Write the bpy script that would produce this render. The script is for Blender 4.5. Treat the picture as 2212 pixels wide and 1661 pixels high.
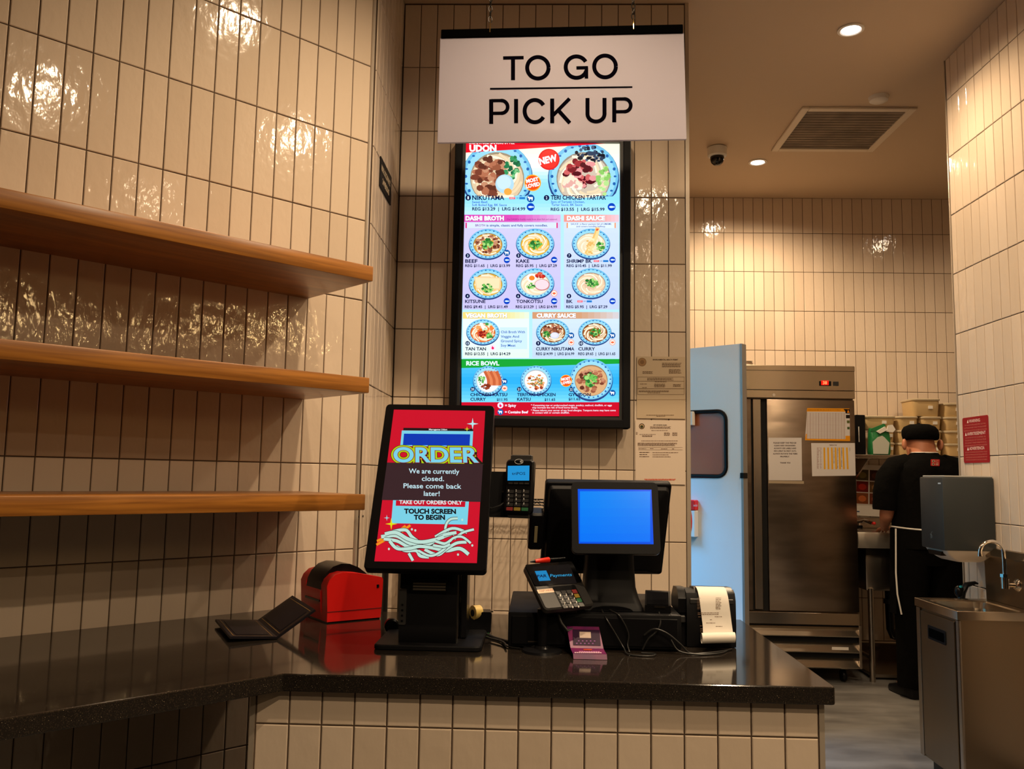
import bpy, bmesh, math, random
from mathutils import Vector, Matrix

random.seed(11)
sc = bpy.context.scene
COL = sc.collection
for o in list(bpy.data.objects):
    bpy.data.objects.remove(o)

# ------------------------------------------------------------------ camera
H = 1.31                                   # eye height
FPX, YAW, PIT, ROLL = 1845.0, -0.031607, 0.105049, 0.0172066
_f = Vector((math.sin(YAW) * math.cos(PIT), math.cos(YAW) * math.cos(PIT), math.sin(PIT)))
_r0 = Vector((math.cos(YAW), -math.sin(YAW), 0))
_u0 = _r0.cross(_f)
_r = _r0 * math.cos(ROLL) + _u0 * math.sin(ROLL)
_u = -_r0 * math.sin(ROLL) + _u0 * math.cos(ROLL)
CAM = Vector((0, 0, H))
cam = bpy.data.cameras.new('camera')
cam.sensor_width = 36.0
cam.sensor_fit = 'HORIZONTAL'
cam.lens = 36.0 * FPX / 2212.0
cam.clip_start = 0.05
camo = bpy.data.objects.new('camera', cam)
camo.matrix_world = Matrix(((_r.x, _u.x, -_f.x, 0), (_r.y, _u.y, -_f.y, 0), (_r.z, _u.z, -_f.z, H), (0, 0, 0, 1)))
COL.objects.link(camo)
sc.camera = camo

# ------------------------------------------------------------------ world, exposure
world = bpy.data.worlds.new('world')
sc.world = world
world.use_nodes = True
world.node_tree.nodes['Background'].inputs[0].default_value = (1.0, 0.62, 0.33, 1)
world.node_tree.nodes['Background'].inputs[1].default_value = 0.007
sc.view_settings.view_transform = 'Standard'
sc.view_settings.look = 'None'
sc.view_settings.gamma = 1.0
sc.view_settings.exposure = 0.0
sc.view_settings.use_curve_mapping = False

WARM = (1.0, 0.745, 0.475)                   # ceiling downlights
COOL = (0.075, 0.47, 1.0)                   # fluorescent tube in the back room
DOWNLIGHT_W = 205.0
# x, y, watts factor of every ceiling downlight (the first two are in the picture)
DOWNLIGHTS = [(1.49, 3.99, 0.62), (1.49, 5.756, 1.05), (1.49, 2.22, 0.85), (0.06, 2.32, 0.85), (0.81, 0.92, 0.85),
              (3.10, 5.30, 0.30), (2.75, 0.66, 0.4), (0.81, -0.85, 1.35), (1.49, -2.30, 1.1)]
TUBE_W = 195.0

# ------------------------------------------------------------------ helpers
def s2l(c):
    return tuple((v / 12.92 if v <= 0.04045 else ((v + 0.055) / 1.055) ** 2.4) for v in c)

def rgb(r, g, b):
    return s2l((r / 255.0, g / 255.0, b / 255.0))

MATS = {}
def mat(name, col, rough=0.5, metal=0.0, **kw):
    if name in MATS:
        return MATS[name]
    m = bpy.data.materials.new(name)
    m.use_nodes = True
    b = m.node_tree.nodes['Principled BSDF']
    b.inputs['Base Color'].default_value = (*col, 1)
    b.inputs['Roughness'].default_value = rough
    b.inputs['Metallic'].default_value = metal
    for k, v in kw.items():
        b.inputs[k.replace('_', ' ')].default_value = v
    MATS[name] = m
    return m

def nodes(m):
    nt = m.node_tree
    return nt, nt.nodes['Principled BSDF'], nt.nodes.new, nt.links.new

def add_bump(m, scale=40, strength=0.1, dist=0.002, detail=2, stretch=None, rand=False):
    nt, b, N, L = nodes(m)
    tc = N('ShaderNodeTexCoord')
    vec = tc.outputs['Object']
    if rand:
        oi = N('ShaderNodeObjectInfo'); mu = N('ShaderNodeMath'); mu.operation = 'MULTIPLY'; mu.inputs[1].default_value = 57.0
        L(oi.outputs['Random'], mu.inputs[0])
        ad = N('ShaderNodeVectorMath'); ad.operation = 'ADD'
        L(vec, ad.inputs[0]); L(mu.outputs[0], ad.inputs[1]); vec = ad.outputs[0]
    if stretch:
        mp = N('ShaderNodeMapping'); mp.inputs['Scale'].default_value = stretch
        L(vec, mp.inputs[0]); vec = mp.outputs[0]
    n = N('ShaderNodeTexNoise'); n.inputs['Scale'].default_value = scale; n.inputs['Detail'].default_value = detail
    L(vec, n.inputs['Vector'])
    bp = N('ShaderNodeBump'); bp.inputs['Strength'].default_value = strength; bp.inputs['Distance'].default_value = dist
    L(n.outputs[0], bp.inputs['Height']); L(bp.outputs[0], b.inputs['Normal'])
    return m

def add_var(m, c1, c2, scale=6, detail=4, stretch=None, lo=0.35, hi=0.65):
    nt, b, N, L = nodes(m)
    tc = N('ShaderNodeTexCoord'); vec = tc.outputs['Object']
    if stretch:
        mp = N('ShaderNodeMapping'); mp.inputs['Scale'].default_value = stretch
        L(vec, mp.inputs[0]); vec = mp.outputs[0]
    n = N('ShaderNodeTexNoise'); n.inputs['Scale'].default_value = scale; n.inputs['Detail'].default_value = detail
    L(vec, n.inputs['Vector'])
    r = N('ShaderNodeValToRGB')
    r.color_ramp.elements[0].position = lo; r.color_ramp.elements[0].color = (*c1, 1)
    r.color_ramp.elements[1].position = hi; r.color_ramp.elements[1].color = (*c2, 1)
    L(n.outputs[0], r.inputs[0]); L(r.outputs[0], b.inputs['Base Color'])
    return m

def emit(name, col, s=1.0, gloss=None):
    if name in MATS:
        return MATS[name]
    if gloss is not None:
        m = mat(name, (0.002, 0.002, 0.002), gloss)
        b = m.node_tree.nodes['Principled BSDF']
        b.inputs['Specular IOR Level'].default_value = 0.5 if gloss < 0.1 else 0.06
        b.inputs['Emission Color'].default_value = (*col, 1); b.inputs['Emission Strength'].default_value = s
        return m
    m = bpy.data.materials.new(name); m.use_nodes = True
    nt = m.node_tree
    nt.nodes.remove(nt.nodes['Principled BSDF'])
    e = nt.nodes.new('ShaderNodeEmission'); e.inputs[0].default_value = (*col, 1); e.inputs[1].default_value = s
    nt.links.new(e.outputs[0], nt.nodes['Material Output'].inputs[0])
    MATS[name] = m
    return m

class MB:
    """collects shapes into one mesh"""
    def __init__(self):
        self.bm = bmesh.new()
    def _xf(self, vs, M):
        if M is not None:
            bmesh.ops.transform(self.bm, matrix=M, verts=vs)
    def box(self, x0, x1, y0, y1, z0, z1, bev=0.0, seg=2, M=None):
        r = bmesh.ops.create_cube(self.bm, size=1.0)
        vs = r['verts']
        for v in vs:
            v.co = Vector((x0 if v.co.x < 0 else x1, y0 if v.co.y < 0 else y1, z0 if v.co.z < 0 else z1))
        if bev > 0:
            es = list({e for v in vs for e in v.link_edges})
            r = bmesh.ops.bevel(self.bm, geom=es, offset=bev, segments=seg, affect='EDGES', profile=0.5)
            vs = list({v for f in r['faces'] for v in f.verts})
            vs = self._island(vs[0])
        self._xf(vs, M)
        return self
    def _island(self, v):
        seen = {v}; st = [v]
        while st:
            a = st.pop()
            for e in a.link_edges:
                b = e.other_vert(a)
                if b not in seen:
                    seen.add(b); st.append(b)
        return list(seen)
    def ring(self, pts):
        return [self.bm.verts.new(p) for p in pts]
    def loft(self, rings, cap=True, closed=True, loop=False):
        rs = [self.ring(r) for r in rings]
        n = len(rs[0]); m = len(rs)
        for i in range(m if loop else m - 1):
            a, b = rs[i], rs[(i + 1) % m]
            for j in range(n if closed else n - 1):
                k = (j + 1) % n
                try:
                    self.bm.faces.new((a[j], a[k], b[k], b[j]))
                except ValueError:
                    pass
        if cap and closed and not loop:
            self.bm.faces.new(rs[0][::-1]); self.bm.faces.new(rs[-1])
        return self
    def cyl(self, p0, p1, r0, r1=None, n=16, cap=True):
        p0, p1 = Vector(p0), Vector(p1)
        r1 = r0 if r1 is None else r1
        d = (p1 - p0).normalized()
        a = d.orthogonal().normalized(); b = d.cross(a)
        f = lambda p, r: [p + a * (r * math.cos(2 * math.pi * i / n)) + b * (r * math.sin(2 * math.pi * i / n)) for i in range(n)]
        return self.loft([f(p0, r0), f(p1, r1)], cap)
    def tube(self, pts, r, n=8, loop=False, rad=None):
        pts = [Vector(p) for p in pts]
        m = len(pts); rings = []
        prev = None
        for i, p in enumerate(pts):
            if loop:
                d = pts[(i + 1) % m] - pts[i - 1]
            else:
                d = pts[min(i + 1, m - 1)] - pts[max(i - 1, 0)]
            d.normalize()
            if prev is None:
                a = d.orthogonal().normalized()
            else:
                a = (prev - d * prev.dot(d))
                a = a.normalized() if a.length > 1e-6 else d.orthogonal().normalized()
            prev = a
            b = d.cross(a)
            rr = rad[i] if rad else r
            rings.append([p + a * (rr * math.cos(2 * math.pi * k / n)) + b * (rr * math.sin(2 * math.pi * k / n)) for k in range(n)])
        return self.loft(rings, not loop, True, loop)
    def lathe(self, prof, n=24, M=None, cap=True):
        r0 = len(self.bm.verts)
        rings = [[Vector((r * math.cos(2 * math.pi * i / n), r * math.sin(2 * math.pi * i / n), z)) for i in range(n)] for r, z in prof]
        if M is not None:
            rings = [[M @ p for p in r] for r in rings]
        return self.loft(rings, cap)
    def prism(self, poly, f, d0, d1):
        """poly: 2D points, f(u, v, d) -> 3D"""
        return self.loft([[Vector(f(u, v, d0)) for u, v in poly], [Vector(f(u, v, d1)) for u, v in poly]])
    def face(self, pts):
        self.bm.faces.new(self.ring([Vector(p) for p in pts])); return self
    def ell(self, c, rx, ry, rz, n=16, m=10, M=None):
        r = bmesh.ops.create_uvsphere(self.bm, u_segments=n, v_segments=m, radius=1.0)
        for v in r['verts']:
            v.co = Vector((v.co.x * rx + c[0], v.co.y * ry + c[1], v.co.z * rz + c[2]))
        self._xf(r['verts'], M)
        return self
    def done(self, name, material, parent=None, smooth=True, M=None, ang=0.6):
        bmesh.ops.recalc_face_normals(self.bm, faces=self.bm.faces)
        me = bpy.data.meshes.new(name)
        self.bm.to_mesh(me); self.bm.free()
        for m in (material if isinstance(material, (list, tuple)) else [material]):
            me.materials.append(m)
        if smooth:
            me.shade_smooth(); me.set_sharp_from_angle(angle=ang)
        o = bpy.data.objects.new(name, me)
        COL.objects.link(o)
        if parent:
            o.parent = parent
        if M is not None:
            o.matrix_basis = M
        return o

def tag(o, label, cat, group=None):
    o['label'] = label; o['category'] = cat
    if group:
        o['group'] = group
    return o

def thing(name, label, cat, loc=(0, 0, 0), rz=0.0, group=None):
    o = bpy.data.objects.new(name, None)
    o.empty_display_size = 0.05
    COL.objects.link(o)
    o.location = loc; o.rotation_euler = (0, 0, rz)
    return tag(o, label, cat, group)

def struct(o):
    o['kind'] = 'structure'; return o

def frame(loc, yaw=0, tilt=0, roll=0):
    """local x right, z up, front -y"""
    return Matrix.Translation(loc) @ Matrix.Rotation(yaw, 4, 'Z') @ Matrix.Rotation(tilt, 4, 'X') @ Matrix.Rotation(roll, 4, 'Y')

def ray(px, py):
    return _f + _r * ((px - 1106.0) / FPX) - _u * ((py - 830.5) / FPX)
def at(px, py, Y):
    d = ray(px, py); return CAM + d * (Y / d.y)
def atz(px, py, z):
    d = ray(px, py); return CAM + d * ((z - H) / d.z)
def atx(px, py, x):
    d = ray(px, py); return CAM + d * (x / d.x)
def rad(d):
    return math.radians(d)

# ------------------------------------------------------------------ flat print (lettering, screens, paper)
_TXT = {}
def text_mesh(s, off, res=2):
    k = (s, off)
    if k not in _TXT:
        c = bpy.data.curves.new('t', 'FONT'); c.body = s; c.resolution_u = res; c.offset = off
        o = bpy.data.objects.new('t', c); me = o.to_mesh()
        _TXT[k] = ([(v.co.x, v.co.y) for v in me.vertices], [tuple(p.vertices) for p in me.polygons])
        o.to_mesh_clear(); bpy.data.objects.remove(o); bpy.data.curves.remove(c)
    return _TXT[k]
CAPH = 0.682

class Print:
    """flat coloured shapes in the plane y = 0 of a local frame, front towards -y"""
    def __init__(self, M, glow=None, rough=0.6, eps=0.00002, tint='', spec=0.15):
        self.M = M; self.inv = M.inverted(); self.glow = glow; self.rough = rough
        self.v = []; self.f = []; self.mi = []; self.slots = {}; self.ml = []; self.lay = 0; self.eps = eps; self.tint = tint; self.spec = spec
    def p(self, px, py):
        d = self.inv.to_3x3() @ ray(px, py); o = self.inv @ CAM
        t = -o.y / d.y
        q = o + d * t
        return (q.x, q.z)
    def _m(self, col):
        if col not in self.slots:
            nm = 'print_%s%02x%02x%02x_%s' % (self.tint, *col, 'glow%g' % self.glow if self.glow else 'r%g' % self.rough)
            m = emit(nm, rgb(*col), self.glow, self.rough) if self.glow else mat(nm, rgb(*col), self.rough, 0.0, Specular_IOR_Level=self.spec)
            self.slots[col] = len(self.ml); self.ml.append(m)
        return self.slots[col]
    def poly(self, pts, col, up=True):
        if up:
            self.lay += 1
        y = -self.eps * self.lay
        b = len(self.v)
        self.v += [(x, y, z) for x, z in pts]
        self.f.append(tuple(range(b, b + len(pts)))); self.mi.append(self._m(col))
    def pp(self, pts, col, up=True):
        self.poly([self.p(*q) for q in pts], col, up)
    def rect(self, x0, y0, x1, y1, col, up=True):
        self.pp([(x0, y0), (x1, y0), (x1, y1), (x0, y1)], col, up)
    def grad(self, x0, y0, x1, y1, cols, n=10, horiz=False):
        self.lay += 1
        for i in range(n):
            t = (i + 0.5) / n * (len(cols) - 1); k = min(int(t), len(cols) - 2); t -= k
            c = tuple(int(cols[k][j] + (cols[k + 1][j] - cols[k][j]) * t) for j in range(3))
            if horiz:
                self.rect(x0 + (x1 - x0) * i / n, y0, x0 + (x1 - x0) * (i + 1) / n, y1, c, False)
            else:
                self.rect(x0, y0 + (y1 - y0) * i / n, x1, y0 + (y1 - y0) * (i + 1) / n, c, False)
    def ell(self, cx, cy, rx, ry, col, n=24, a0=0.0, clip=None, up=True, rot=0.0):
        pts = []
        for i in range(n):
            a = a0 + 2 * math.pi * i / n
            x, y = rx * math.cos(a), ry * math.sin(a)
            x, y = x * math.cos(rot) - y * math.sin(rot), x * math.sin(rot) + y * math.cos(rot)
            x += cx; y += cy
            if clip:
                x = min(max(x, clip[0]), clip[2]); y = min(max(y, clip[1]), clip[3])
            pts.append((x, y))
        self.pp(pts, col, up)
    def star(self, cx, cy, r, col, q=0.16):
        pts = []
        for i in range(8):
            a = math.pi / 4 * i; rr = r if i % 2 == 0 else r * q * 1.4
            pts.append((cx + rr * math.cos(a), cy + rr * math.sin(a)))
        self.pp(pts, col)
    def stroke(self, pts, w, col, taper=0.0):
        P = []
        n = len(pts)
        for i in range(n - 1):
            p0, p1, p2, p3 = pts[max(i - 1, 0)], pts[i], pts[i + 1], pts[min(i + 2, n - 1)]
            for k in range(6):
                t = k / 6.0
                P.append(tuple(0.5 * (2 * p1[j] + (p2[j] - p0[j]) * t + (2 * p0[j] - 5 * p1[j] + 4 * p2[j] - p3[j]) * t * t
                                      + (3 * p1[j] - p0[j] - 3 * p2[j] + p3[j]) * t ** 3) for j in (0, 1)))
        P.append(pts[-1])
        self.lay += 1
        L = []
        for i, q in enumerate(P):
            a = P[max(i - 1, 0)]; b = P[min(i + 1, len(P) - 1)]
            dx, dy = b[0] - a[0], b[1] - a[1]; l = math.hypot(dx, dy) or 1
            ww = w / 2 * (1 - taper * i / len(P))
            L.append(((q[0] - dy / l * ww, q[1] + dx / l * ww), (q[0] + dy / l * ww, q[1] - dx / l * ww)))
        for i in range(len(L) - 1):
            self.pp([L[i][0], L[i + 1][0], L[i + 1][1], L[i][1]], col, False)
    def text(self, s, x0, y0, x1, cap, col, y1=None, off=0.0, up=True, res=2):
        """s between the pixels (x0, y0) and (x1, y1) of its baseline, cap pixels high"""
        vs, fs = text_mesh(s, off, res)
        if not vs:
            return
        y1 = y0 if y1 is None else y1
        a = self.p(x0, y0); b = self.p(x1, y1)
        dx, dy = x1 - x0, y1 - y0; l = math.hypot(dx, dy)
        c = self.p(x0 + dy / l * cap, y0 - dx / l * cap)
        lo = min(v[0] for v in vs); hi = max(v[0] for v in vs)
        if off and (s, 0.0) in _TXT:
            base = _TXT[(s, 0.0)][0]; lo = min(v[0] for v in base); hi = max(v[0] for v in base)
        if up:
            self.lay += 1
        y = -self.eps * self.lay; k = len(self.v)
        for vx, vy in vs:
            t = (vx - lo) / (hi - lo); h = vy / CAPH
            self.v.append((a[0] + (b[0] - a[0]) * t + (c[0] - a[0]) * h, y, a[1] + (b[1] - a[1]) * t + (c[1] - a[1]) * h))
        m = self._m(col)
        for f in fs:
            self.f.append(tuple(i + k for i in f)); self.mi.append(m)
    def bars(self, x0, y0, x1, n, dy, h, col, seed=1, ragged=0.3):
        rr = random.Random(seed)
        self.lay += 1
        for i in range(n):
            x = x0
            end = x1 - (x1 - x0) * ragged * rr.random()
            while x < end:
                w = (1.5 + 4 * rr.random()) * h
                self.rect(x, y0 + i * dy, min(x + w, end), y0 + i * dy + h, col, False)
                x += w + h * 0.7
    def done(self, name, parent, M=None):
        me = bpy.data.meshes.new(name)
        me.from_pydata(self.v, [], self.f)
        for m in self.ml:
            me.materials.append(m)
        me.polygons.foreach_set('material_index', self.mi)
        me.update()
        o = bpy.data.objects.new(name, me); COL.objects.link(o)
        o.parent = parent
        o.matrix_basis = (WM(parent).inverted() @ self.M) if M is None else M
        return o

def WM(o):
    m = o.matrix_basis if o.parent is None else WM(o.parent) @ o.matrix_basis
    return m.copy()

# ------------------------------------------------------------------ materials of the place
m_tile = mat('glazed_tile', (0.66, 0.53, 0.41), 0.08, IOR=1.52)
def _tile_nodes(m):
    nt, b, N, L = nodes(m)
    tc = N('ShaderNodeTexCoord'); oi = N('ShaderNodeObjectInfo')
    mu = N('ShaderNodeMath'); mu.operation = 'MULTIPLY'; mu.inputs[1].default_value = 91.0
    L(oi.outputs['Random'], mu.inputs[0])
    ad = N('ShaderNodeVectorMath'); ad.operation = 'ADD'
    L(tc.outputs['Object'], ad.inputs[0]); L(mu.outputs[0], ad.inputs[1])
    mp = N('ShaderNodeMapping'); mp.inputs['Scale'].default_value = (1.35, 1, 0.8)
    L(ad.outputs[0], mp.inputs[0])
    n1 = N('ShaderNodeTexNoise'); n1.inputs['Scale'].default_value = 21; n1.inputs['Detail'].default_value = 1.2
    n2 = N('ShaderNodeTexNoise'); n2.inputs['Scale'].default_value = 75; n2.inputs['Detail'].default_value = 1
    for n in (n1, n2):
        L(mp.outputs[0], n.inputs['Vector'])
    mx = N('ShaderNodeMath'); mx.operation = 'MULTIPLY_ADD'; mx.inputs[1].default_value = 0.20
    L(n2.outputs[0], mx.inputs[0]); L(n1.outputs[0], mx.inputs[2])
    bp = N('ShaderNodeBump'); bp.inputs['Strength'].default_value = 0.55; bp.inputs['Distance'].default_value = 0.0026
    L(mx.outputs[0], bp.inputs['Height']); L(bp.outputs[0], b.inputs['Normal'])
    r = N('ShaderNodeValToRGB')
    r.color_ramp.elements[0].color = (0.62, 0.50, 0.385, 1); r.color_ramp.elements[1].color = (0.69, 0.565, 0.445, 1)
    L(oi.outputs['Random'], r.inputs[0]); L(r.outputs[0], b.inputs['Base Color'])
_tile_nodes(m_tile)
m_grout = add_bump(mat('grout', (0.085, 0.052, 0.032), 0.9), 300, 0.3, 0.001)  # brown darkened to carry the shade inside the joints
m_trim = mat('corner_trim_metal', (0.55, 0.47, 0.38), 0.35, 0.5)
m_ceil = add_bump(mat('ceiling_paint', (0.58, 0.44, 0.30), 0.75), 180, 0.12, 0.001)
m_plain = mat('plain_wall_paint', (0.38, 0.30, 0.22), 0.8)
m_floor = add_bump(add_var(mat('floor_concrete', (0.3, 0.29, 0.27), 0.42), (0.085, 0.08, 0.075), (0.17, 0.162, 0.15), 2.2, 5, (1, 3.0, 1)), 60, 0.08, 0.001)
m_granite = mat('speckled_granite', (0.02, 0.017, 0.015), 0.075, IOR=1.6)
def _granite(m):
    nt, b, N, L = nodes(m)
    tc = N('ShaderNodeTexCoord')
    v = N('ShaderNodeTexVoronoi'); v.inputs['Scale'].default_value = 260
    L(tc.outputs['Object'], v.inputs['Vector'])
    n = N('ShaderNodeTexNoise'); n.inputs['Scale'].default_value = 420; n.inputs['Detail'].default_value = 1
    L(tc.outputs['Object'], n.inputs['Vector'])
    r = N('ShaderNodeValToRGB')
    e = r.color_ramp.elements
    e[0].position = 0.0; e[0].color = (0.75, 0.60, 0.38, 1)
    e[1].position = 0.20; e[1].color = (0.012, 0.0095, 0.008, 1)
    x = e.new(0.12); x.color = (0.20, 0.155, 0.105, 1)
    L(v.outputs['Distance'], r.inputs[0])
    r2 = N('ShaderNodeValToRGB'); r2.color_ramp.elements[0].position = 0.50; r2.color_ramp.elements[0].color = (0.012, 0.0095, 0.008, 1)
    r2.color_ramp.elements[1].position = 0.68; r2.color_ramp.elements[1].color = (0.034, 0.025, 0.017, 1)
    L(n.outputs[0], r2.inputs[0])
    wn = N('ShaderNodeTexWhiteNoise'); L(v.outputs['Position'], wn.inputs['Vector'])
    gt = N('ShaderNodeMath'); gt.operation = 'GREATER_THAN'; gt.inputs[1].default_value = 0.74
    L(wn.outputs[0], gt.inputs[0])
    mx = N('ShaderNodeMixRGB'); L(gt.outputs[0], mx.inputs[0]); L(r2.outputs[0], mx.inputs[1]); L(r.outputs[0], mx.inputs[2])
    L(mx.outputs[0], b.inputs['Base Color'])
_granite(m_granite)
m_wood = mat('oiled_wood', (0.42, 0.17, 0.035), 0.32)
def _wood(m):
    nt, b, N, L = nodes(m)
    tc = N('ShaderNodeTexCoord'); mp = N('ShaderNodeMapping'); mp.inputs['Scale'].default_value = (1.2, 9, 26)
    L(tc.outputs['Object'], mp.inputs[0])
    n = N('ShaderNodeTexNoise'); n.inputs['Scale'].default_value = 2.2; n.inputs['Detail'].default_value = 5; n.inputs['Distortion'].default_value = 0.9
    L(mp.outputs[0], n.inputs['Vector'])
    r = N('ShaderNodeValToRGB')
    r.color_ramp.elements[0].position = 0.34; r.color_ramp.elements[0].color = (0.20, 0.070, 0.010, 1)
    r.color_ramp.elements[1].position = 0.68; r.color_ramp.elements[1].color = (0.38, 0.150, 0.023, 1)
    L(n.outputs[0], r.inputs[0]); L(r.outputs[0], b.inputs['Base Color'])
_wood(m_wood)
m_steel = add_bump(mat('brushed_steel', (0.46, 0.40, 0.33), 0.27, 1.0), 60, 0.05, 0.001, 3, (1, 1, 14))
m_steel2 = add_bump(mat('polished_steel', (0.56, 0.48, 0.38), 0.20, 1.0), 9, 0.06, 0.004, 2)
m_chrome = mat('chrome', (0.85, 0.83, 0.8), 0.07, 1.0)
m_black = mat('black_plastic', (0.005, 0.005, 0.006), 0.30, 0.0, Specular_IOR_Level=0.2)
m_blackm = add_bump(mat('matte_black_plastic', (0.005, 0.005, 0.006), 0.5, 0.0, Specular_IOR_Level=0.12), 600, 0.15, 0.0005)
m_glassblk = mat('black_glass', (0.004, 0.004, 0.005), 0.045)
m_dkgrey = mat('dark_grey_plastic', (0.022, 0.021, 0.021), 0.42)
m_red = mat('red_plastic', (0.72, 0.008, 0.006), 0.38)
m_white = mat('white_plastic', (0.75, 0.72, 0.66), 0.4)
m_paper = mat('paper', (0.74, 0.69, 0.62), 0.7)
m_cream = mat('cream_tub_plastic', (0.60, 0.42, 0.20), 0.42)
m_cable = mat('cable_rubber', (0.010, 0.010, 0.010), 0.4)

# ------------------------------------------------------------------ tiled walls
TW, TH, GAP = 0.0762, 0.30644, 0.0032
CEIL = 3.488
_tm = {}
def tile_mesh(w, h):
    k = (round(w, 3), round(h, 3))
    if k not in _tm:
        w, h = k
        bm = bmesh.new()
        b = 0.0022; t = 0.006
        x, z = (w - GAP) / 2, (h - GAP) / 2
        A = [(-x, t, -z), (x, t, -z), (x, t, z), (-x, t, z)]
        B = [(-x, b * 0.8, -z), (x, b * 0.8, -z), (x, b * 0.8, z), (-x, b * 0.8, z)]
        C = [(-x + b, 0, -z + b), (x - b, 0, -z + b), (x - b, 0, z - b), (-x + b, 0, z - b)]
        rs = [[bm.verts.new(p) for p in R] for R in (A, B, C)]
        for r0, r1 in ((rs[0], rs[1]), (rs[1], rs[2])):
            for i in range(4):
                bm.faces.new((r0[i], r0[(i + 1) % 4], r1[(i + 1) % 4], r1[i]))
        bm.faces.new(rs[2])
        me = bpy.data.meshes.new('tile'); bm.to_mesh(me); bm.free()
        me.materials.append(m_tile)
        _tm[k] = me
    return _tm[k]

def tiles(parent, ox, oy, th, xs, zs, skip=None):
    """xs, zs: joint positions; one object for each tile"""
    ux, uy = math.cos(th), math.sin(th)
    for i in range(len(xs) - 1):
        for j in range(len(zs) - 1):
            w, h = xs[i + 1] - xs[i], zs[j + 1] - zs[j]
            if w < 0.012 or h < 0.012 or (skip and skip(xs[i], xs[i + 1], zs[j], zs[j + 1])):
                continue
            o = bpy.data.objects.new('tile', tile_mesh(w, h))
            cx, cz = (xs[i] + xs[i + 1]) / 2, (zs[j] + zs[j + 1]) / 2
            o.location = (ox + ux * cx, oy + uy * cx, cz)
            o.rotation_euler = (random.uniform(-.004, .004), 0, th + random.uniform(-.006, .006))
            COL.objects.link(o)
            o.parent = parent

def rows(z0, lo, hi):
    """joints z0 + k * TH between lo and hi, with the ends"""
    k = math.ceil((lo - z0) / TH + 1e-4)
    out = [lo]
    while z0 + k * TH < hi - 0.004:
        if z0 + k * TH > lo + 0.004:
            out.append(z0 + k * TH)
        k += 1
    return out + [hi]
def cols(x0, lo, hi):
    k = math.ceil((lo - x0) / TW + 1e-4)
    out = [lo]
    while x0 + k * TW < hi - 0.004:
        if x0 + k * TW > lo + 0.004:
            out.append(x0 + k * TW)
        k += 1
    return out + [hi]

def wall(name, ox, oy, th, x0, x1, z0, z1, depth=0.12, material=None):
    b = MB().box(x0, x1, 0.0035, depth, z0, z1)
    o = b.done(name, material or m_grout, None, False)
    M = Matrix.Translation((ox, oy, 0)) @ Matrix.Rotation(th, 4, 'Z')
    o.data.transform(M)
    return struct(o)

Z_ROW = 1.86579 + H                      # a tile joint of the serving area
D_BACK, X_BACK = 3.7596, 0.6478
XC, YC = -0.6501, 3.1534                  # corner of the slanted wall
Q = math.pi / 4

w_back = wall('wall_back', 0, D_BACK, 0, -0.648, X_BACK + 0.012, 0, CEIL)
tiles(w_back, 0, D_BACK, 0, cols(X_BACK, -0.6476, X_BACK), rows(Z_ROW, 0.418, CEIL))
o = MB().box(X_BACK + 0.001, X_BACK + 0.018, D_BACK - 0.004, D_BACK + 0.12, 0, CEIL).done('trim_1', m_trim, None, False); struct(o)
w_ret = wall('wall_return', -0.650, 3.1534, Q * 2, 0.012, 0.606, 0, CEIL)
tiles(w_ret, -0.650, 3.1534, Q * 2, cols(0.606, 0.012, 0.606), rows(Z_ROW, 0.418, CEIL))
w_left = wall('wall_left', XC, YC, Q, -3.4, -0.012, 0, CEIL, 0.10)
tiles(w_left, XC, YC, Q, cols(-0.0233, -1.62, -0.022), rows(Z_ROW, 0.80, CEIL))
tiles(w_left, XC, YC, Q, cols(-0.0233, -1.39, -0.33), rows(Z_ROW, 0.10, 0.800))
o = MB().cyl((XC - 0.0135, YC - 0.007, 0), (XC - 0.0135, YC - 0.007, CEIL), 0.0085, n=10).done('trim_2', m_trim); struct(o)

DK = 6.5216
w_kit = wall('wall_kitchen', 0, DK, 0, -1.6, 4.4, 0, CEIL)
tiles(w_kit, 0, DK, 0, cols(1.1907, 1.02, 3.21), rows(2.20304 + H, 1.36, CEIL))
tiles(w_kit, 0, DK, 0, cols(1.1907, 2.105, 2.95), rows(2.20304 + H, 0.12, 1.3615))
XR = 2.0858
w_right = wall('wall_right', XR, 4.305, -Q * 2, 0, 1.7, 0, CEIL)
tiles(w_right, XR, 4.2546, -Q * 2, cols(0, -0.0465, 1.22), rows(1.65605 + H, 0.10, CEIL))
o = MB().box(XR - 0.003, XR + 0.12, 4.3045, 4.312, 0, CEIL).done('trim_3', m_trim, None, False); struct(o)

struct(MB().box(-4.2, 4.4, 3.05, 6.65, -0.08, 0).done('floor', m_floor, None, False))
m_floor2 = add_bump(add_var(mat('dark_floor_tile', (0.03, 0.024, 0.02), 0.5), (0.022, 0.018, 0.015), (0.04, 0.033, 0.027), 3, 4), 60, 0.1, 0.001)  # unseen front floor, made dark so little light bounces under the counter
struct(MB().box(-4.2, 4.4, -3.4, 3.05, -0.08, 0).done('floor_front', m_floor2, None, False))
struct(MB().box(-1.6, 0.40, D_BACK + .2, 6.52, 2.50, 2.56).done('ceiling_back_room', m_ceil, None, False))
struct(MB().box(-4.2, 4.4, -3.4, 6.65, CEIL, CEIL + 0.08).done('ceiling', m_ceil, None, False))
struct(MB().box(4.28, 4.4, 4.30, 6.52, 0, CEIL).done('wall_kitchen_right', m_plain, None, False))
struct(MB().box(XR + 0.12, 4.4, 4.18, 4.30, 0, CEIL).done('wall_kitchen_front', m_plain, None, False))
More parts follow.
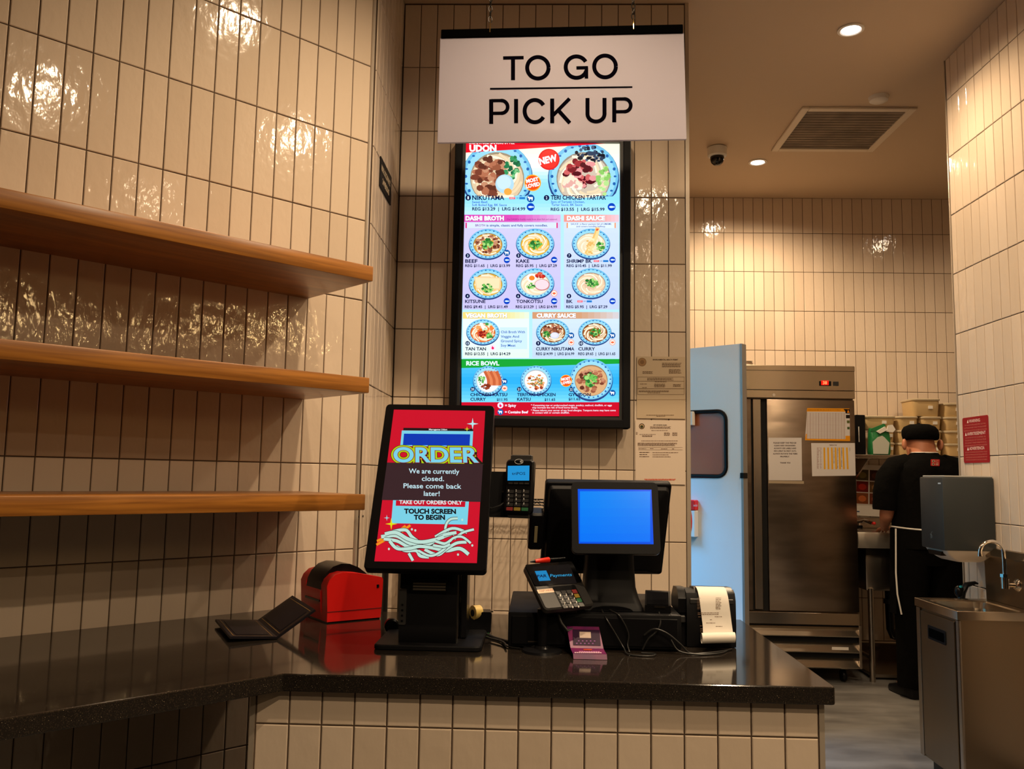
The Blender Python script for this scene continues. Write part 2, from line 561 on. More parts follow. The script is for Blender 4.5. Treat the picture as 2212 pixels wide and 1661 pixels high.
# partition with the doorway of the back room
struct(MB().box(0.40, 0.50, 5.10, 6.52, 0, CEIL).box(0.40, 0.50, D_BACK + .12, 5.10, 2.16, CEIL).done('wall_partition', m_plain, None, False))
struct(MB().box(-1.7, -1.6, 3.6, 6.64, 0, CEIL).box(-1.7, -0.648, D_BACK + .1, D_BACK + .2, 0, CEIL).done('wall_back_room', m_plain, None, False))

I4 = Matrix.Identity(4)
def D(mb, name, material, parent, W=I4, smooth=True, ang=0.6, label=None):
    """a part, its shape given in the world frame W"""
    o = mb.done(name, material, None, smooth, None, ang)
    o.parent = parent
    o.matrix_basis = WM(parent).inverted() @ W
    if label:
        o['label'] = label
    return o
def rot_to(d):
    return Vector((0, 0, 1)).rotation_difference(Vector(d)).to_matrix().to_4x4()
def rrect(x0, x1, z0, z1, r, n=5):
    pts = []
    for cx, cz, a in ((x1 - r, z1 - r, 0), (x0 + r, z1 - r, 90), (x0 + r, z0 + r, 180), (x1 - r, z0 + r, 270)):
        for k in range(n + 1):
            t = rad(a + 90.0 * k / n)
            pts.append((cx + r * math.cos(t), cz + r * math.sin(t)))
    return pts
def slab(mb, x0, x1, z0, z1, r, y0, y1, bev=0.0):
    """rounded rectangle in xz, thick from y0 to y1"""
    rings = []
    for y, d in ((y0, bev), (y0 + bev, 0), (y1 - bev, 0), (y1, bev)) if bev else ((y0, 0), (y1, 0)):
        rings.append([Vector((x, y, z)) for x, z in rrect(x0 + d, x1 - d, z0 + d, z1 - d, max(r - d, 0.0005))])
    return mb.loft(rings)

# ------------------------------------------------------------------ ceiling fittings
m_lamp = emit('downlight_glow', (1.0, 0.93, 0.88), 14.0)
m_ltrim = mat('downlight_trim', (0.75, 0.70, 0.62), 0.35)
DL_LABEL = {0: 'round recessed ceiling downlight nearest the camera, above the passage',
            1: 'round recessed ceiling downlight beside the dome camera', 2: 'recessed ceiling downlight over the right end of the counter',
            3: 'recessed ceiling downlight over the hanging sign', 4: 'recessed ceiling downlight in front of the counter',
            5: 'recessed ceiling downlight over the kitchen worker', 6: 'recessed ceiling downlight far right in front of the counter',
            7: 'recessed ceiling downlight just behind the camera', 8: 'recessed ceiling downlight farthest behind the camera'}
for i, (x, y, k) in enumerate(DOWNLIGHTS):
    t = thing('downlight', DL_LABEL[i], 'ceiling light', (x, y, CEIL), 0, 'ceiling downlights')
    D(MB().lathe([(0.046, -0.001), (0.062, -0.001), (0.062, -0.006), (0.050, -0.008), (0.044, -0.004)], 32, cap=False), 'trim_ring', m_ltrim, t, Matrix.Translation((x, y, CEIL)))
    D(MB().lathe([(0.0455, -0.001), (0.0455, -0.0035), (0.001, -0.0035)], 32), 'lens', m_lamp, t, Matrix.Translation((x, y, CEIL)))
    l = bpy.data.lights.new('downlight_lamp', 'SPOT')
    l.energy = DOWNLIGHT_W * k; l.color = WARM; l.spot_size = rad(160); l.spot_blend = 0.75; l.shadow_soft_size = 0.04
    lo = bpy.data.objects.new('lamp', l); COL.objects.link(lo); lo.parent = t; lo.location = (0, 0, -0.012)

# small pendant bulbs over the tables behind the camera; they glint in the glazed tiles
m_bulb = emit('pendant_bulb_glow', (1.0, 0.66, 0.28), 110.0)
for i, (x, y, z) in enumerate(((2.5, -0.3, 2.51), (3.3, -0.8, 2.51), (3.05, 0.0, 2.51), (3.7, 0.3, 2.51), (3.15, 1.0, 2.51), (3.6, 1.2, 2.51), (3.1, 1.65, 2.51), (4.0, 1.6, 2.51))):
    t = thing('pendant_lamp', 'small warm pendant bulb over the tables behind the camera', 'pendant lamp', (x, y, z), 0, 'pendant bulbs behind the camera')
    D(MB().cyl((x, y, z + 0.06), (x, y, CEIL - 0.0005), 0.003, n=6), 'cord', m_cable, t)
    D(MB().cyl((x, y, z + 0.025), (x, y, z + 0.07), 0.018, n=12), 'socket', m_black, t)
    D(MB().ell((x, y, z), 0.03, 0.03, 0.034, 14, 10), 'bulb', m_bulb, t)

# air vent
t = thing('ceiling_vent', 'square dusty return air vent in a white frame on the ceiling', 'air vent', (1.856, 5.197, CEIL))
m_ventf = mat('vent_frame_paint', (0.68, 0.58, 0.45), 0.5)
m_ventm = add_var(mat('dusty_vent_mesh', (0.2, 0.16, 0.12), 0.8), (0.15, 0.115, 0.08), (0.26, 0.20, 0.145), 5, 3)
b = MB()
for s in (-1, 1):
    b.box(s * 0.312 - 0.022, s * 0.312 + 0.022, -0.334, 0.334, -0.014, 0.0, 0.003, 1)
    b.box(-0.29, 0.29, s * 0.312 - 0.022, s * 0.312 + 0.022, -0.014, 0.0, 0.003, 1)
D(b, 'frame', m_ventf, t, Matrix.Translation((1.856, 5.197, CEIL)))
D(MB().box(-0.29, 0.29, -0.29, 0.29, -0.0035, -0.0005), 'mesh_panel', m_ventm, t, Matrix.Translation((1.856, 5.197, CEIL)), False)
for i in range(15):
    D(MB().box(-0.29, 0.29, -0.0015, 0.0015, -0.006, -0.0035), 'bar', m_ventm, t, Matrix.Translation((1.856, 5.197 - 0.266 + i * 0.038, CEIL)), False)
# smoke detector
t = tag(MB().lathe([(0.001, -0.028), (0.040, -0.028), (0.050, -0.022), (0.054, -0.008), (0.056, 0.0)], 28).done('smoke_detector', m_ltrim), 'small round white smoke detector on the ceiling behind the vent', 'smoke detector')
t.location = (1.915, 4.735, CEIL)
# dome camera
t = thing('dome_camera', 'white dome security camera with a dark glass eye on the ceiling', 'security camera', (1.158, 5.50, CEIL))
W = Matrix.Translation((1.158, 5.50, CEIL))
D(MB().lathe([(0.052, 0.0), (0.064, -0.006), (0.062, -0.058), (0.054, -0.066), (0.001, -0.066)], 28), 'housing', m_white, t, W)
D(MB().lathe([(0.0455, -0.0665), (0.0455, -0.082), (0.038, -0.104), (0.022, -0.119), (0.001, -0.123)], 28), 'dome_glass', m_glassblk, t, W)

# ------------------------------------------------------------------ shelves on the slanted wall
def lw(t, d, z=0):
    k = math.sqrt(0.5)
    return Vector((XC - t * k + d * k, YC - t * k - d * k, z))
SH = [(1.9205, 'thick wooden wall shelf, topmost of the three'), (1.5595, 'thick wooden wall shelf, middle one of the three'), (1.1915, 'thick wooden wall shelf, lowest of the three, just above the counter')]
for i, (z, lb) in enumerate(SH):
    o = MB().box(-0.75, 0.75, -0.205, 0.205, 0, 0.049, 0.003, 2).done('wall_shelf', m_wood)
    c = lw(0.252 + 0.75, 0.205 + 0.0005, z)
    o.location = c; o.rotation_euler = (0, 0, Q)
    tag(o, lb, 'shelf', 'floating wooden shelves')

# ------------------------------------------------------------------ counter
CT = 0.845
base = thing('counter_base', 'tiled counter base under the granite top', 'counter', (0.0, 2.3, 0))
D(MB().box(-0.662, 0.662, 2.0435, 2.85, 0, CT - 0.0405), 'core', m_grout, base, I4, False)
tiles(base, 0, 2.040, 0, cols(-0.64644, -0.6485, -0.64644 + 17 * TW), rows(Z_ROW, 0.0, CT - 0.041))
for ch in list(base.children):                  # tiles were placed in world coordinates
    if ch.name.startswith('tile'):
        ch.location = ch.location - Vector((0.0, 2.3, 0))
D(MB().box(-0.661, -0.6495, 2.036, 2.05, 0, CT - 0.041), 'edge_trim', m_trim, base, I4, False)
D(MB().box(0.650, 0.662, 2.0385, 2.06, 0, CT - 0.041), 'edge_trim', m_trim, base, I4, False)
poly = [(-0.58, 2.010)]
for j in range(6):
    a = rad(-90 + 18 * j); poly.append((0.680 - 0.012 + 0.012 * math.cos(a), 2.022 + 0.012 * math.sin(a)))
poly += [(0.680, 2.92), (-0.881, 2.92), (-2.146, 1.655), (-1.543, 1.047)]
bm = MB()
bm.prism(poly, lambda u, v, d: (u, v, d), CT - 0.040, CT)
bmesh.ops.recalc_face_normals(bm.bm, faces=bm.bm.faces)
es = [e for e in bm.bm.edges if abs(e.verts[0].co.z - e.verts[1].co.z) < 1e-4]
bmesh.ops.bevel(bm.bm, geom=es, offset=0.003, segments=2, affect='EDGES', profile=0.5)
tag(bm.done('countertop', m_granite, None, False), 'dark speckled granite countertop, bent along the slanted wall', 'countertop')

# ------------------------------------------------------------------ hanging sign
t = thing('hanging_sign', 'white acrylic TO GO PICK UP sign hanging on two chains', 'sign', (0.0676, 3.066, 2.53))
SW = frame((0.0676, 3.066, 2.751), rad(-1.4), rad(-3.7), rad(-0.6))
m_acryl = mat('frosted_acrylic', (0.43, 0.40, 0.46), 0.55, 0.0, Specular_IOR_Level=0.12)
def _acr(m):
    nt, b, N, L = nodes(m)
    tr = N('ShaderNodeBsdfTranslucent'); tr.inputs[0].default_value = (0.85, 0.82, 0.88, 1)
    rf = N('ShaderNodeBsdfRefraction'); rf.inputs['Color'].default_value = (0.92, 0.90, 0.97, 1); rf.inputs['Roughness'].default_value = 0.62; rf.inputs['IOR'].default_value = 1.04
    m1 = N('ShaderNodeMixShader'); m1.inputs[0].default_value = 0.65
    L(tr.outputs[0], m1.inputs[1]); L(rf.outputs[0], m1.inputs[2])
    mx = N('ShaderNodeMixShader'); mx.inputs[0].default_value = 0.5
    L(b.outputs[0], mx.inputs[1]); L(m1.outputs[0], mx.inputs[2])
    L(mx.outputs[0], nt.nodes['Material Output'].inputs[0])
_acr(m_acryl)
hw, hh = 0.46, 0.2135
D(slab(MB(), -hw, hw, -hh, hh, 0.003, -0.0045, 0.0045, 0.0012), 'panel', m_acryl, t, SW)
D(MB().box(-hw + 0.004, hw - 0.004, -0.011, 0.011, hh - 0.003, hh + 0.031, 0.002, 1), 'header_bar', mat('flat_black_bar', (0.001, 0.001, 0.001), 0.8, 0.0, Specular_IOR_Level=0.0), t, SW)
pr = Print(SW @ Matrix.Translation((0, -0.0047, 0)), rough=0.7, spec=0.0)
K = (4, 3, 8)
g1 = lambda a_, b_: (940 + a_ / 3.461, b_ / 3.461)
def let(pts, w=27.5):
    w *= 1.1
    pts = [g1(*p_) for p_ in pts]
    if len(pts) == 2:
        (xa, ya), (xb, yb) = pts; l_ = math.hypot(xb - xa, yb - ya); nx, ny = -(yb - ya) / l_ * w / 6.922, (xb - xa) / l_ * w / 6.922
        pr.pp([(xa + nx, ya + ny), (xb + nx, yb + ny), (xb - nx, yb - ny), (xa - nx, ya - ny)], K)
    else:
        pr.stroke(pts, w / 3.461, K)
def arc(cx, cy, rx, ry, a0, a1, n_=22):
    return [(cx + rx * math.cos(rad(a0 + (a1 - a0) * i_ / n_)), cy + ry * math.sin(rad(a0 + (a1 - a0) * i_ / n_))) for i_ in range(n_ + 1)]
let([(508, 434), (662, 431)], 24); let([(582, 432), (582, 600)])
let(arc(768, 507, 80, 80, 0, 360, 32))
let(arc(1056, 502, 80, 80, -30, -325, 28)); let([(1056, 508), (1143, 506)], 23); let([(1131, 506), (1131, 588)], 24); let([(1118, 545), (1131, 520)], 20)
let(arc(1270, 497, 81, 81, 0, 360, 32))
for x_, y_ in ((405, 835), (1325, 823)):
    let([(x_ + 14, y_ - 93), (x_ + 14, y_ + 92)]); let([(x_ + 14, y_ - 82), (x_ + 90, y_ - 83)], 23); let([(x_ + 14, y_ + 13), (x_ + 90, y_ + 12)], 23)
    let(arc(x_ + 90, y_ - 35.5, 47, 47.5, -92, 92, 16), 25)
let([(605, 740), (605, 922)])
let(arc(745, 831, 76, 83, -32, -328, 28))
let([(875, 737), (875, 922)]); let([(1005, 737), (882, 862)], 25); let([(918, 822), (1007, 921)], 27)
let([(1139, 733), (1139, 856)]); let([(1266, 732), (1266, 854)]); let(arc(1202.5, 852, 63.5, 57, 180, 0, 18), 27)
pr.pp([(1058.5, 190), (1366, 186.5), (1366, 190), (1058.5, 194)], K)
pr.done('lettering', t)
m_chain = mat('dark_chain_steel', (0.02, 0.017, 0.014), 0.45, 0.5)
m_brass = mat('brass_hook', (0.62, 0.45, 0.2), 0.25, 1.0)
lk = MB()
n = 14
lk.tube([(0.0072 * math.cos(2 * math.pi * i / n), 0, 0.0125 * math.sin(2 * math.pi * i / n)) for i in range(n)], 0.0019, 6, True)
link0 = None
for xx in (-0.270, 0.272):
    top = SW @ Vector((xx, 0, hh + 0.031))
    ch = bpy.data.objects.new('chain', None); COL.objects.link(ch); ch.parent = t; ch.empty_display_size = 0.02
    ch.matrix_basis = WM(t).inverted() @ Matrix.Translation(top)
    hk = MB()
    hk.tube([(0, -0.012, -0.016), (0, -0.0135, 0.004), (0, -0.008, 0.026), (0, 0.0, 0.034), (0, 0.006, 0.026), (0, 0.008, 0.010), (0, 0.010, -0.010), (0, 0.0, -0.018)], 0.0022, 6)
    D(hk, 'hook', m_brass, t, Matrix.Translation(top))
    z = top.z + 0.041; j = 0
    while z < CEIL + 0.004:
        if link0 is None:
            link0 = lk.done('link', m_chain, ch); lo = link0
        else:
            lo = link0.copy(); COL.objects.link(lo); lo.parent = ch
        lo.matrix_basis = Matrix.Translation((0, 0, z - top.z)) @ Matrix.Rotation(rad(90 * (j % 2) + 20), 4, 'Z')
        z += 0.0212; j += 1
    D(MB().lathe([(0.018, 0), (0.018, -0.005), (0.004, -0.009), (0.004, 0)], 14), 'ceiling_plate', m_chain, t, Matrix.Translation((top.x, top.y, CEIL)))

# ------------------------------------------------------------------ menu display on the back wall
tv = thing('menu_display', 'tall lit menu screen of noodle and rice bowls on the back wall', 'screen', (0.003, 3.70, 1.5))
SX, SZ0, SZ1 = 0.003, 1.5610, 2.7790
sw = 0.6855 / 2
b = MB(); by0, by1 = 3.640, 3.735
for x0, x1 in ((-0.388, -sw - 0.012), (sw + 0.012, 0.388)):
    b.box(SX + x0, SX + x1, by0, by1, 1.514, 2.826, 0.003, 1)
for z0, z1 in ((1.514, SZ0 - 0.012), (SZ1 + 0.012, 2.826)):
    b.box(SX - 0.388, SX + 0.388, by0 + 0.0004, by1 - 0.0004, z0, z1, 0.003, 1)
D(b, 'frame', m_blackm, tv)
b = MB()
for x0, x1 in ((-sw - 0.012, -sw + 0.0005), (sw - 0.0005, sw + 0.012)):
    b.box(SX + x0, SX + x1, by0 + 0.014, by1 - 0.02, SZ0 - 0.012, SZ1 + 0.012)
for z0, z1 in ((SZ0 - 0.012, SZ0 + 0.0005), (SZ1 - 0.0005, SZ1 + 0.012)):
    b.box(SX - sw, SX + sw, by0 + 0.014, by1 - 0.02, z0, z1)
D(b, 'inner_bezel', m_dkgrey, tv, I4, False)
D(MB().box(SX - sw, SX + sw, 3.672, 3.712, SZ0, SZ1), 'panel', m_black, tv, I4, False)
D(MB().box(SX - 0.2, SX + 0.2, 3.735, D_BACK - 0.0005, 1.9, 2.4), 'wall_bracket', m_blackm, tv, I4, False)

MW = frame((SX, 3.6718, 0))
pr = Print(MW, glow=1.2, rough=0.25, tint='tv')
NAVY = (14, 22, 66); WHT = (255, 255, 255); BLU = (10, 70, 190)
X0, X1 = 998.0, 1337.5
C = lambda a, b_: (970 + a / 5.19, 300 + b_ / 5.19)
pr.grad(X0 - 1, 294, X1 + 1, 463, [(255, 253, 214), (255, 254, 225), (236, 250, 245), (150, 222, 255), (140, 220, 255), (190, 235, 255)], 22)
pr.rect(X0 - 1, 463, X1 + 1, 899, (176, 228, 252))
def bowl(cx, cy, rx, ry, kind, seed, clip=None, base=20):
    R = random.Random(seed)
    pr.lay = base
    e = lambda x, y, a, b_, c, n=20: pr.ell(x, y, a, b_, c, n, R.random(), clip)
    e(cx, cy + ry * 0.05, rx * 1.0, ry * 1.02, (38, 66, 128), 36)
    e(cx, cy, rx * 0.975, ry * 0.97, (112, 190, 228), 36)
    e(cx, cy + ry * 0.03, rx * 0.90, ry * 0.89, (150, 214, 240), 36)
    pr.lay += 1
    for i in range(26):
        a = 2 * math.pi * i / 26
        pr.ell(cx + rx * 0.885 * math.cos(a), cy + ry * 0.875 * math.sin(a), rx * 0.045, ry * (0.05 if i % 2 else 0.03), (34, 96, 172), 6, a, clip, False)
    inner = {'kake': (232, 180, 62), 'beef': (214, 158, 66), 'kits': (228, 178, 70), 'tonk': (240, 226, 204), 'bk': (226, 190, 160), 'shr': (238, 222, 190),
             'tan': (226, 108, 44), 'curn': (150, 84, 34), 'cur': (150, 80, 30), 'rice': (240, 243, 248), 'ric2': (240, 243, 248), 'gyu': (214, 168, 120), 'niku': (220, 196, 160), 'teri': (206, 190, 170)}[kind]
    e(cx, cy + ry * 0.06, rx * 0.76, ry * 0.75, tuple(int(v * 0.72) for v in inner), 30)
    e(cx, cy + ry * 0.08, rx * 0.73, ry * 0.71, inner, 30)
    if kind not in ('rice', 'ric2', 'gyu'):
        for i in range(11):
            a = 2 * math.pi * i / 11 + R.random() * 0.3
            pts = []
            for j in range(4):
                t = a + 0.55 * j; f = 0.66 - 0.10 * j + 0.05 * R.random()
                x, y = cx + rx * f * math.cos(t), cy + ry * 0.06 + ry * f * math.sin(t)
                if clip:
                    x = min(max(x, clip[0]), clip[2]); y = min(max(y, clip[1]), clip[3])
                pts.append((x, y))
            pr.stroke(pts, rx * 0.07, (252, 240, 214) if i % 2 else (236, 214, 176))
    def blobs(n, x, y, a, b_, cols_, s0, s1):
        for i in range(n):
            t = 2 * math.pi * R.random(); q = math.sqrt(R.random())
            s = (s0 + (s1 - s0) * R.random()) * rx
            pr.ell(cx + (x + a * q * math.cos(t)) * rx, cy + (y + b_ * q * math.sin(t)) * ry, s * (0.8 + R.random() * 0.6), s * (0.6 + R.random() * 0.6),
                   cols_[R.randrange(len(cols_))], 7, R.random() * 6, clip)
    MEAT = [(150, 86, 60), (178, 110, 80), (122, 62, 44), (196, 138, 106), (96, 48, 34)]
    GRN = [(70, 150, 60), (110, 186, 84), (40, 112, 50), (160, 214, 120)]
    if kind == 'niku':
        blobs(70, -0.18, 0.0, 0.48, 0.52, MEAT, 0.06, 0.12)
        blobs(32, 0.42, -0.22, 0.20, 0.34, [(30, 120, 74), (52, 150, 92), (22, 96, 60), (120, 196, 130)], 0.04, 0.07)
        e(cx + 0.21 * rx, cy + 0.22 * ry, 0.26 * rx, 0.27 * ry, (176, 216, 236)); e(cx + 0.19 * rx, cy + 0.18 * ry, 0.20 * rx, 0.2 * ry, (200, 228, 244))
        e(cx + 0.30 * rx, cy + 0.44 * ry, 0.11 * rx, 0.1 * ry, (250, 168, 70))
    elif kind == 'teri':
        blobs(42, 0.2, -0.62, 0.42, 0.22, [(24, 32, 52), (46, 62, 88), (14, 18, 34), (70, 90, 120)], 0.03, 0.07)
        blobs(46, -0.08, -0.06, 0.42, 0.40, [(120, 22, 34), (160, 44, 50), (84, 14, 26), (206, 96, 96), (230, 150, 150)], 0.06, 0.12)
        blobs(24, -0.28, 0.22, 0.26, 0.20, [(244, 226, 200), (250, 238, 222), (226, 170, 160)], 0.06, 0.10)
        blobs(34, 0.58, 0.12, 0.18, 0.42, [(140, 200, 100), (180, 224, 140), (96, 160, 70), (210, 238, 180)], 0.04, 0.07)
    elif kind in ('beef', 'gyu', 'curn'):
        blobs(56 if kind != 'curn' else 34, 0, 0.05 if kind != 'curn' else -0.2, 0.6, 0.55 if kind != 'curn' else 0.3, MEAT, 0.06, 0.11)
        if kind == 'curn':
            blobs(20, -0.35, 0.15, 0.22, 0.24, GRN, 0.05, 0.08); e(cx + 0.12 * rx, cy + 0.28 * ry, 0.27 * rx, 0.25 * ry, (206, 214, 232)); e(cx + 0.1 * rx, cy + 0.25 * ry, 0.2 * rx, 0.18 * ry, (226, 226, 244))
        else:
            blobs(34, -0.03, 0.02, 0.28, 0.32, GRN, 0.05, 0.09)
    elif kind == 'kits':
        pr.pp([(cx - 0.72 * rx, cy - 0.45 * ry), (cx + 0.7 * rx, cy - 0.4 * ry), (cx + 0.66 * rx, cy + 0.42 * ry), (cx - 0.62 * rx, cy + 0.36 * ry)], (240, 202, 150))
        pr.pp([(cx - 0.66 * rx, cy - 0.38 * ry), (cx + 0.62 * rx, cy - 0.34 * ry), (cx + 0.58 * rx, cy + 0.32 * ry), (cx - 0.56 * rx, cy + 0.28 * ry)], (250, 222, 178))
        blobs(30, -0.05, 0.3, 0.28, 0.28, GRN, 0.05, 0.09)
    elif kind == 'tonk':
        e(cx - 0.18 * rx, cy - 0.35 * ry, 0.26 * rx, 0.28 * ry, (252, 250, 240)); e(cx - 0.17 * rx, cy - 0.33 * ry, 0.15 * rx, 0.16 * ry, (244, 132, 40))
        blobs(20, 0.25, -0.5, 0.22, 0.18, [(206, 50, 36), (170, 34, 30), (226, 96, 70)], 0.05, 0.08)
        e(cx + 0.36 * rx, cy + 0.12 * ry, 0.40 * rx, 0.38 * ry, (196, 120, 120)); e(cx + 0.35 * rx, cy + 0.10 * ry, 0.36 * rx, 0.33 * ry, (238, 214, 222))
        blobs(18, -0.22, 0.22, 0.2, 0.2, GRN, 0.04, 0.07)
    elif kind in ('kake', 'bk', 'cur'):
        blobs(32, 0.02, 0.02, 0.32, 0.30, GRN, 0.05, 0.09)
    elif kind == 'shr':
        for dx, c in ((0, (236, 190, 110)), (0.10, (246, 214, 150))):
            pr.stroke([(cx + (-0.25 + dx) * rx, cy + 0.7 * ry), (cx + (0.0 + dx) * rx, cy + 0.1 * ry), (cx + (0.22 + dx) * rx, cy - 0.6 * ry), (cx + (0.30 + dx) * rx, cy - 1.05 * ry)], 0.22 * rx, c, 0.5)
        blobs(30, -0.02, 0.15, 0.22, 0.5, [(244, 212, 150), (228, 180, 100), (252, 230, 182)], 0.04, 0.08)
        blobs(4, 0.32, -0.98, 0.08, 0.12, [(226, 90, 60)], 0.04, 0.06)
        blobs(26, 0.48, 0.2, 0.2, 0.26, GRN, 0.05, 0.08)
    elif kind == 'tan':
        blobs(22, 0.1, -0.3, 0.55, 0.38, [(244, 130, 60), (250, 240, 230), (70, 150, 70), (200, 230, 190), (240, 160, 90)], 0.08, 0.14)
        blobs(24, -0.02, 0.2, 0.26, 0.26, [(178, 46, 36), (206, 80, 60), (140, 30, 26)], 0.05, 0.08)
        blobs(18, 0.42, 0.3, 0.18, 0.2, GRN, 0.05, 0.08)
    elif kind == 'rice':
        for i in range(5):
            x = cx + (-0.1 + 0.19 * i) * rx
            pr.stroke([(x - 0.12 * rx, cy - 0.62 * ry), (x + 0.1 * rx, cy - 0.1 * ry), (x + 0.12 * rx, cy + 0.35 * ry)], 0.2 * rx, [(196, 96, 56), (222, 128, 82)][i % 2])
        blobs(20, -0.1, 0.42, 0.3, 0.16, [(120, 44, 26), (150, 64, 36)], 0.06, 0.1)
        blobs(22, -0.45, -0.02, 0.22, 0.3, GRN, 0.05, 0.08)
    elif kind == 'ric2':
        blobs(40, 0.0, 0.15, 0.55, 0.5, [(214, 130, 70), (184, 84, 50), (238, 170, 110), (150, 60, 40)], 0.06, 0.11)
        blobs(34, 0.02, 0.12, 0.4, 0.36, [(110, 140, 60), (150, 170, 90), (80, 110, 50)], 0.03, 0.05)
clip = (X0, 309, X1, 424)
bowl(1074, 381, 77, 76, 'niku', 1, clip)
bowl(1260.5, 381, 77, 76, 'teri', 2, clip)
pr.lay = 110
pr.pp([(X0 - 1, 294), (X1 + 1, 294), (X1 + 1, 308.6), (X0 - 1, 330.8)], (226, 12, 36))
pr.text('SIGNATURE SANUKI STYLE', 1013.4, 311.3, 1111.6, 5.6, WHT, None, 0.02)
pr.text('UDON', 1013.9, 327.2, 1072.5, 13, WHT, None, 0.05)
def badge(x, y, r, c1, c2, lines):
    pr.lay = 120
    pr.ell(x, y, r, r, c1, 28); pr.ell(x, y, r * 0.86, r * 0.86, c2, 28)
    for s, dx0, dy0, dx1, dy1, cap in lines:
        pr.text(s, x + dx0, y + dy0, x + dx1, cap, WHT, y + dy1, 0.05)
badge(1185.8, 344.7, 23, (222, 18, 22), (236, 40, 34), [('NEW', -19.5, 11.5, 19, 2.5, 13.5)])
badge(1150.7, 395.4, 18, (250, 168, 40), (238, 76, 22), [('MOST', -13.5, 0.5, 13, -5, 7.5), ('LOVED', -13.5, 11.5, 16, 5.5, 7.5)])
def ball(s, x, y, r=6.0):
    pr.lay = 120; pr.ell(x, y, r, r, NAVY, 16); pr.text(s, x - r * (0.28 if len(s) == 1 else 0.62), y + r * 0.5, x + r * (0.28 if len(s) == 1 else 0.62), r * 1.0, (210, 235, 255), None, 0.02)
def icon(kind, x, y, r=6.8):
    pr.lay = 120
    if kind == 'fish':
        pr.ell(x, y, r, r, (8, 66, 190), 18); pr.ell(x - r * 0.05, y, r * 0.6, r * 0.26, (214, 240, 255), 12); pr.pp([(x + r * .4, y), (x + r * .75, y - r * .3), (x + r * .75, y + r * .3)], (214, 240, 255))
    elif kind == 'cow':
        pr.ell(x, y, r, r, (10, 84, 160), 18); pr.rect(x - r * .5, y - r * .35, x + r * .55, y + r * .15, WHT); pr.rect(x - r * .45, y + r * .1, x - r * .22, y + r * .55, WHT, False)
        pr.rect(x + r * .25, y + r * .1, x + r * .48, y + r * .55, WHT, False); pr.rect(x - r * .75, y - r * .5, x - r * .45, y - r * .1, WHT, False)
    elif kind == 'pig':
        pr.ell(x, y, r, r, (250, 150, 120), 18); pr.ell(x, y, r * .82, r * .82, (252, 234, 226), 18); pr.ell(x, y, r * .55, r * .36, (240, 110, 70), 12)
    elif kind == 'hot':
        pr.ell(x, y, r, r, (250, 220, 240), 18); pr.pp([(x - r * .45, y + r * .25), (x - r * .1, y - r * .65), (x + r * .1, y - r * .2), (x + r * .4, y - r * .1), (x + r * .4, y + r * .4), (x, y + r * .65)], (232, 20, 90))
def hotcold(x, y, w=13.0, h=4.6):
    pr.lay = 120
    pr.rect(x, y, x + w, y + h, (238, 90, 110)); pr.text('HOT', x + 2, y + h - 1, x + w - 2, h - 2, WHT)
    pr.text('OR', x + w + 1.6, y + h - 1, x + w + 7, h - 1.8, NAVY)
    pr.rect(x + w + 8.6, y, x + 2 * w + 8.6, y + h, (40, 130, 210)); pr.text('COLD', x + w + 10, y + h - 1, x + 2 * w + 7, h - 2, (20, 60, 140))
def T(s, x0, x1, y, cap, col=NAVY, off=0.028):
    pr.lay = 122
    pr.text(s, x0, y, x1, cap, col, None, off)
ball('1', 1011.4, 427.6); T('NIKUTAMA', 1020, 1089.5, 432, 9.2); hotcold(1100, 426)
icon('cow', 1146.3, 429, 8.5); icon('fish', 1146.3, 447.4, 8.5)
T('Sweet Beef,', 1019.7, 1053.8, 439, 4.8, BLU, 0.01); T('Soft Boiled Egg, BK Sauce', 1019.7, 1094.9, 445.4, 4.8, BLU, 0.01)
T('REG $13.29  |  LRG $14.99', 1020, 1134.7, 454.7, 6.4)
ball('2', 1180.6, 427.6); T('TERI CHICKEN TARTAR', 1189.7, 1309, 431.4, 9.0)
T('3pcs of Teriyaki Chicken,', 1190, 1263, 438.7, 4.8, BLU, 0.01); T('Tartar Sauce, BK Sauce', 1191, 1258, 445, 4.8, BLU, 0.01)
T('REG $13.55  |  LRG $15.99', 1189.7, 1306, 455.6, 6.4); icon('fish', 1321, 447.4, 8.5)
# broth and sauce
def panel(x0, y0, x1, y1, ca, cb):
    pr.lay = 4; pr.grad(x0, y0, x1, y1, [ca, cb], 8)
def band(x0, x1, y0, y1, ca, cb, s, tx0, tx1, ty, cap):
    pr.lay = 8; pr.grad(x0, y0, x1, y1, [ca, ca, cb], 14, True)
    pr.lay = 10; pr.text(s, tx0 + .5, ty + .7, tx1 + .5, cap, (150, 130, 150), None, 0.05); pr.text(s, tx0, ty, tx1, cap, WHT, None, 0.05)
panel(999.5, 479, 1211, 668.5, (206, 202, 240), (198, 192, 236)); panel(1218, 479, 1337, 668.5, (204, 222, 250), (192, 206, 244))
band(999.5, 1211, 463.8, 479.2, (214, 74, 180), (222, 180, 226), 'DASHI BROTH', 1005.6, 1088.5, 475.7, 8.6)
band(1218, 1337, 463.8, 479.2, (244, 150, 136), (232, 200, 214), 'DASHI SAUCE', 1224.7, 1306.8, 475.7, 8.6)
T('Our DASHI is freshly made from dried fish and seaweed.', 1095, 1204, 475.6, 3.4, (120, 20, 110), 0.0)
pr.lay = 8; pr.rect(1005.6, 481, 1204.7, 492.7, (212, 226, 250)); pr.rect(1005.6, 481, 1008.4, 492.7, (226, 20, 110)); pr.rect(1202, 481, 1204.7, 492.7, (226, 20, 110), False)
T('BROTH', 1026.8, 1048, 489.4, 4.6, (120, 40, 150), 0.01); T('is simple, classic and fully covers noodles.', 1051, 1183, 489.4, 4.6, (20, 60, 150), 0.02)
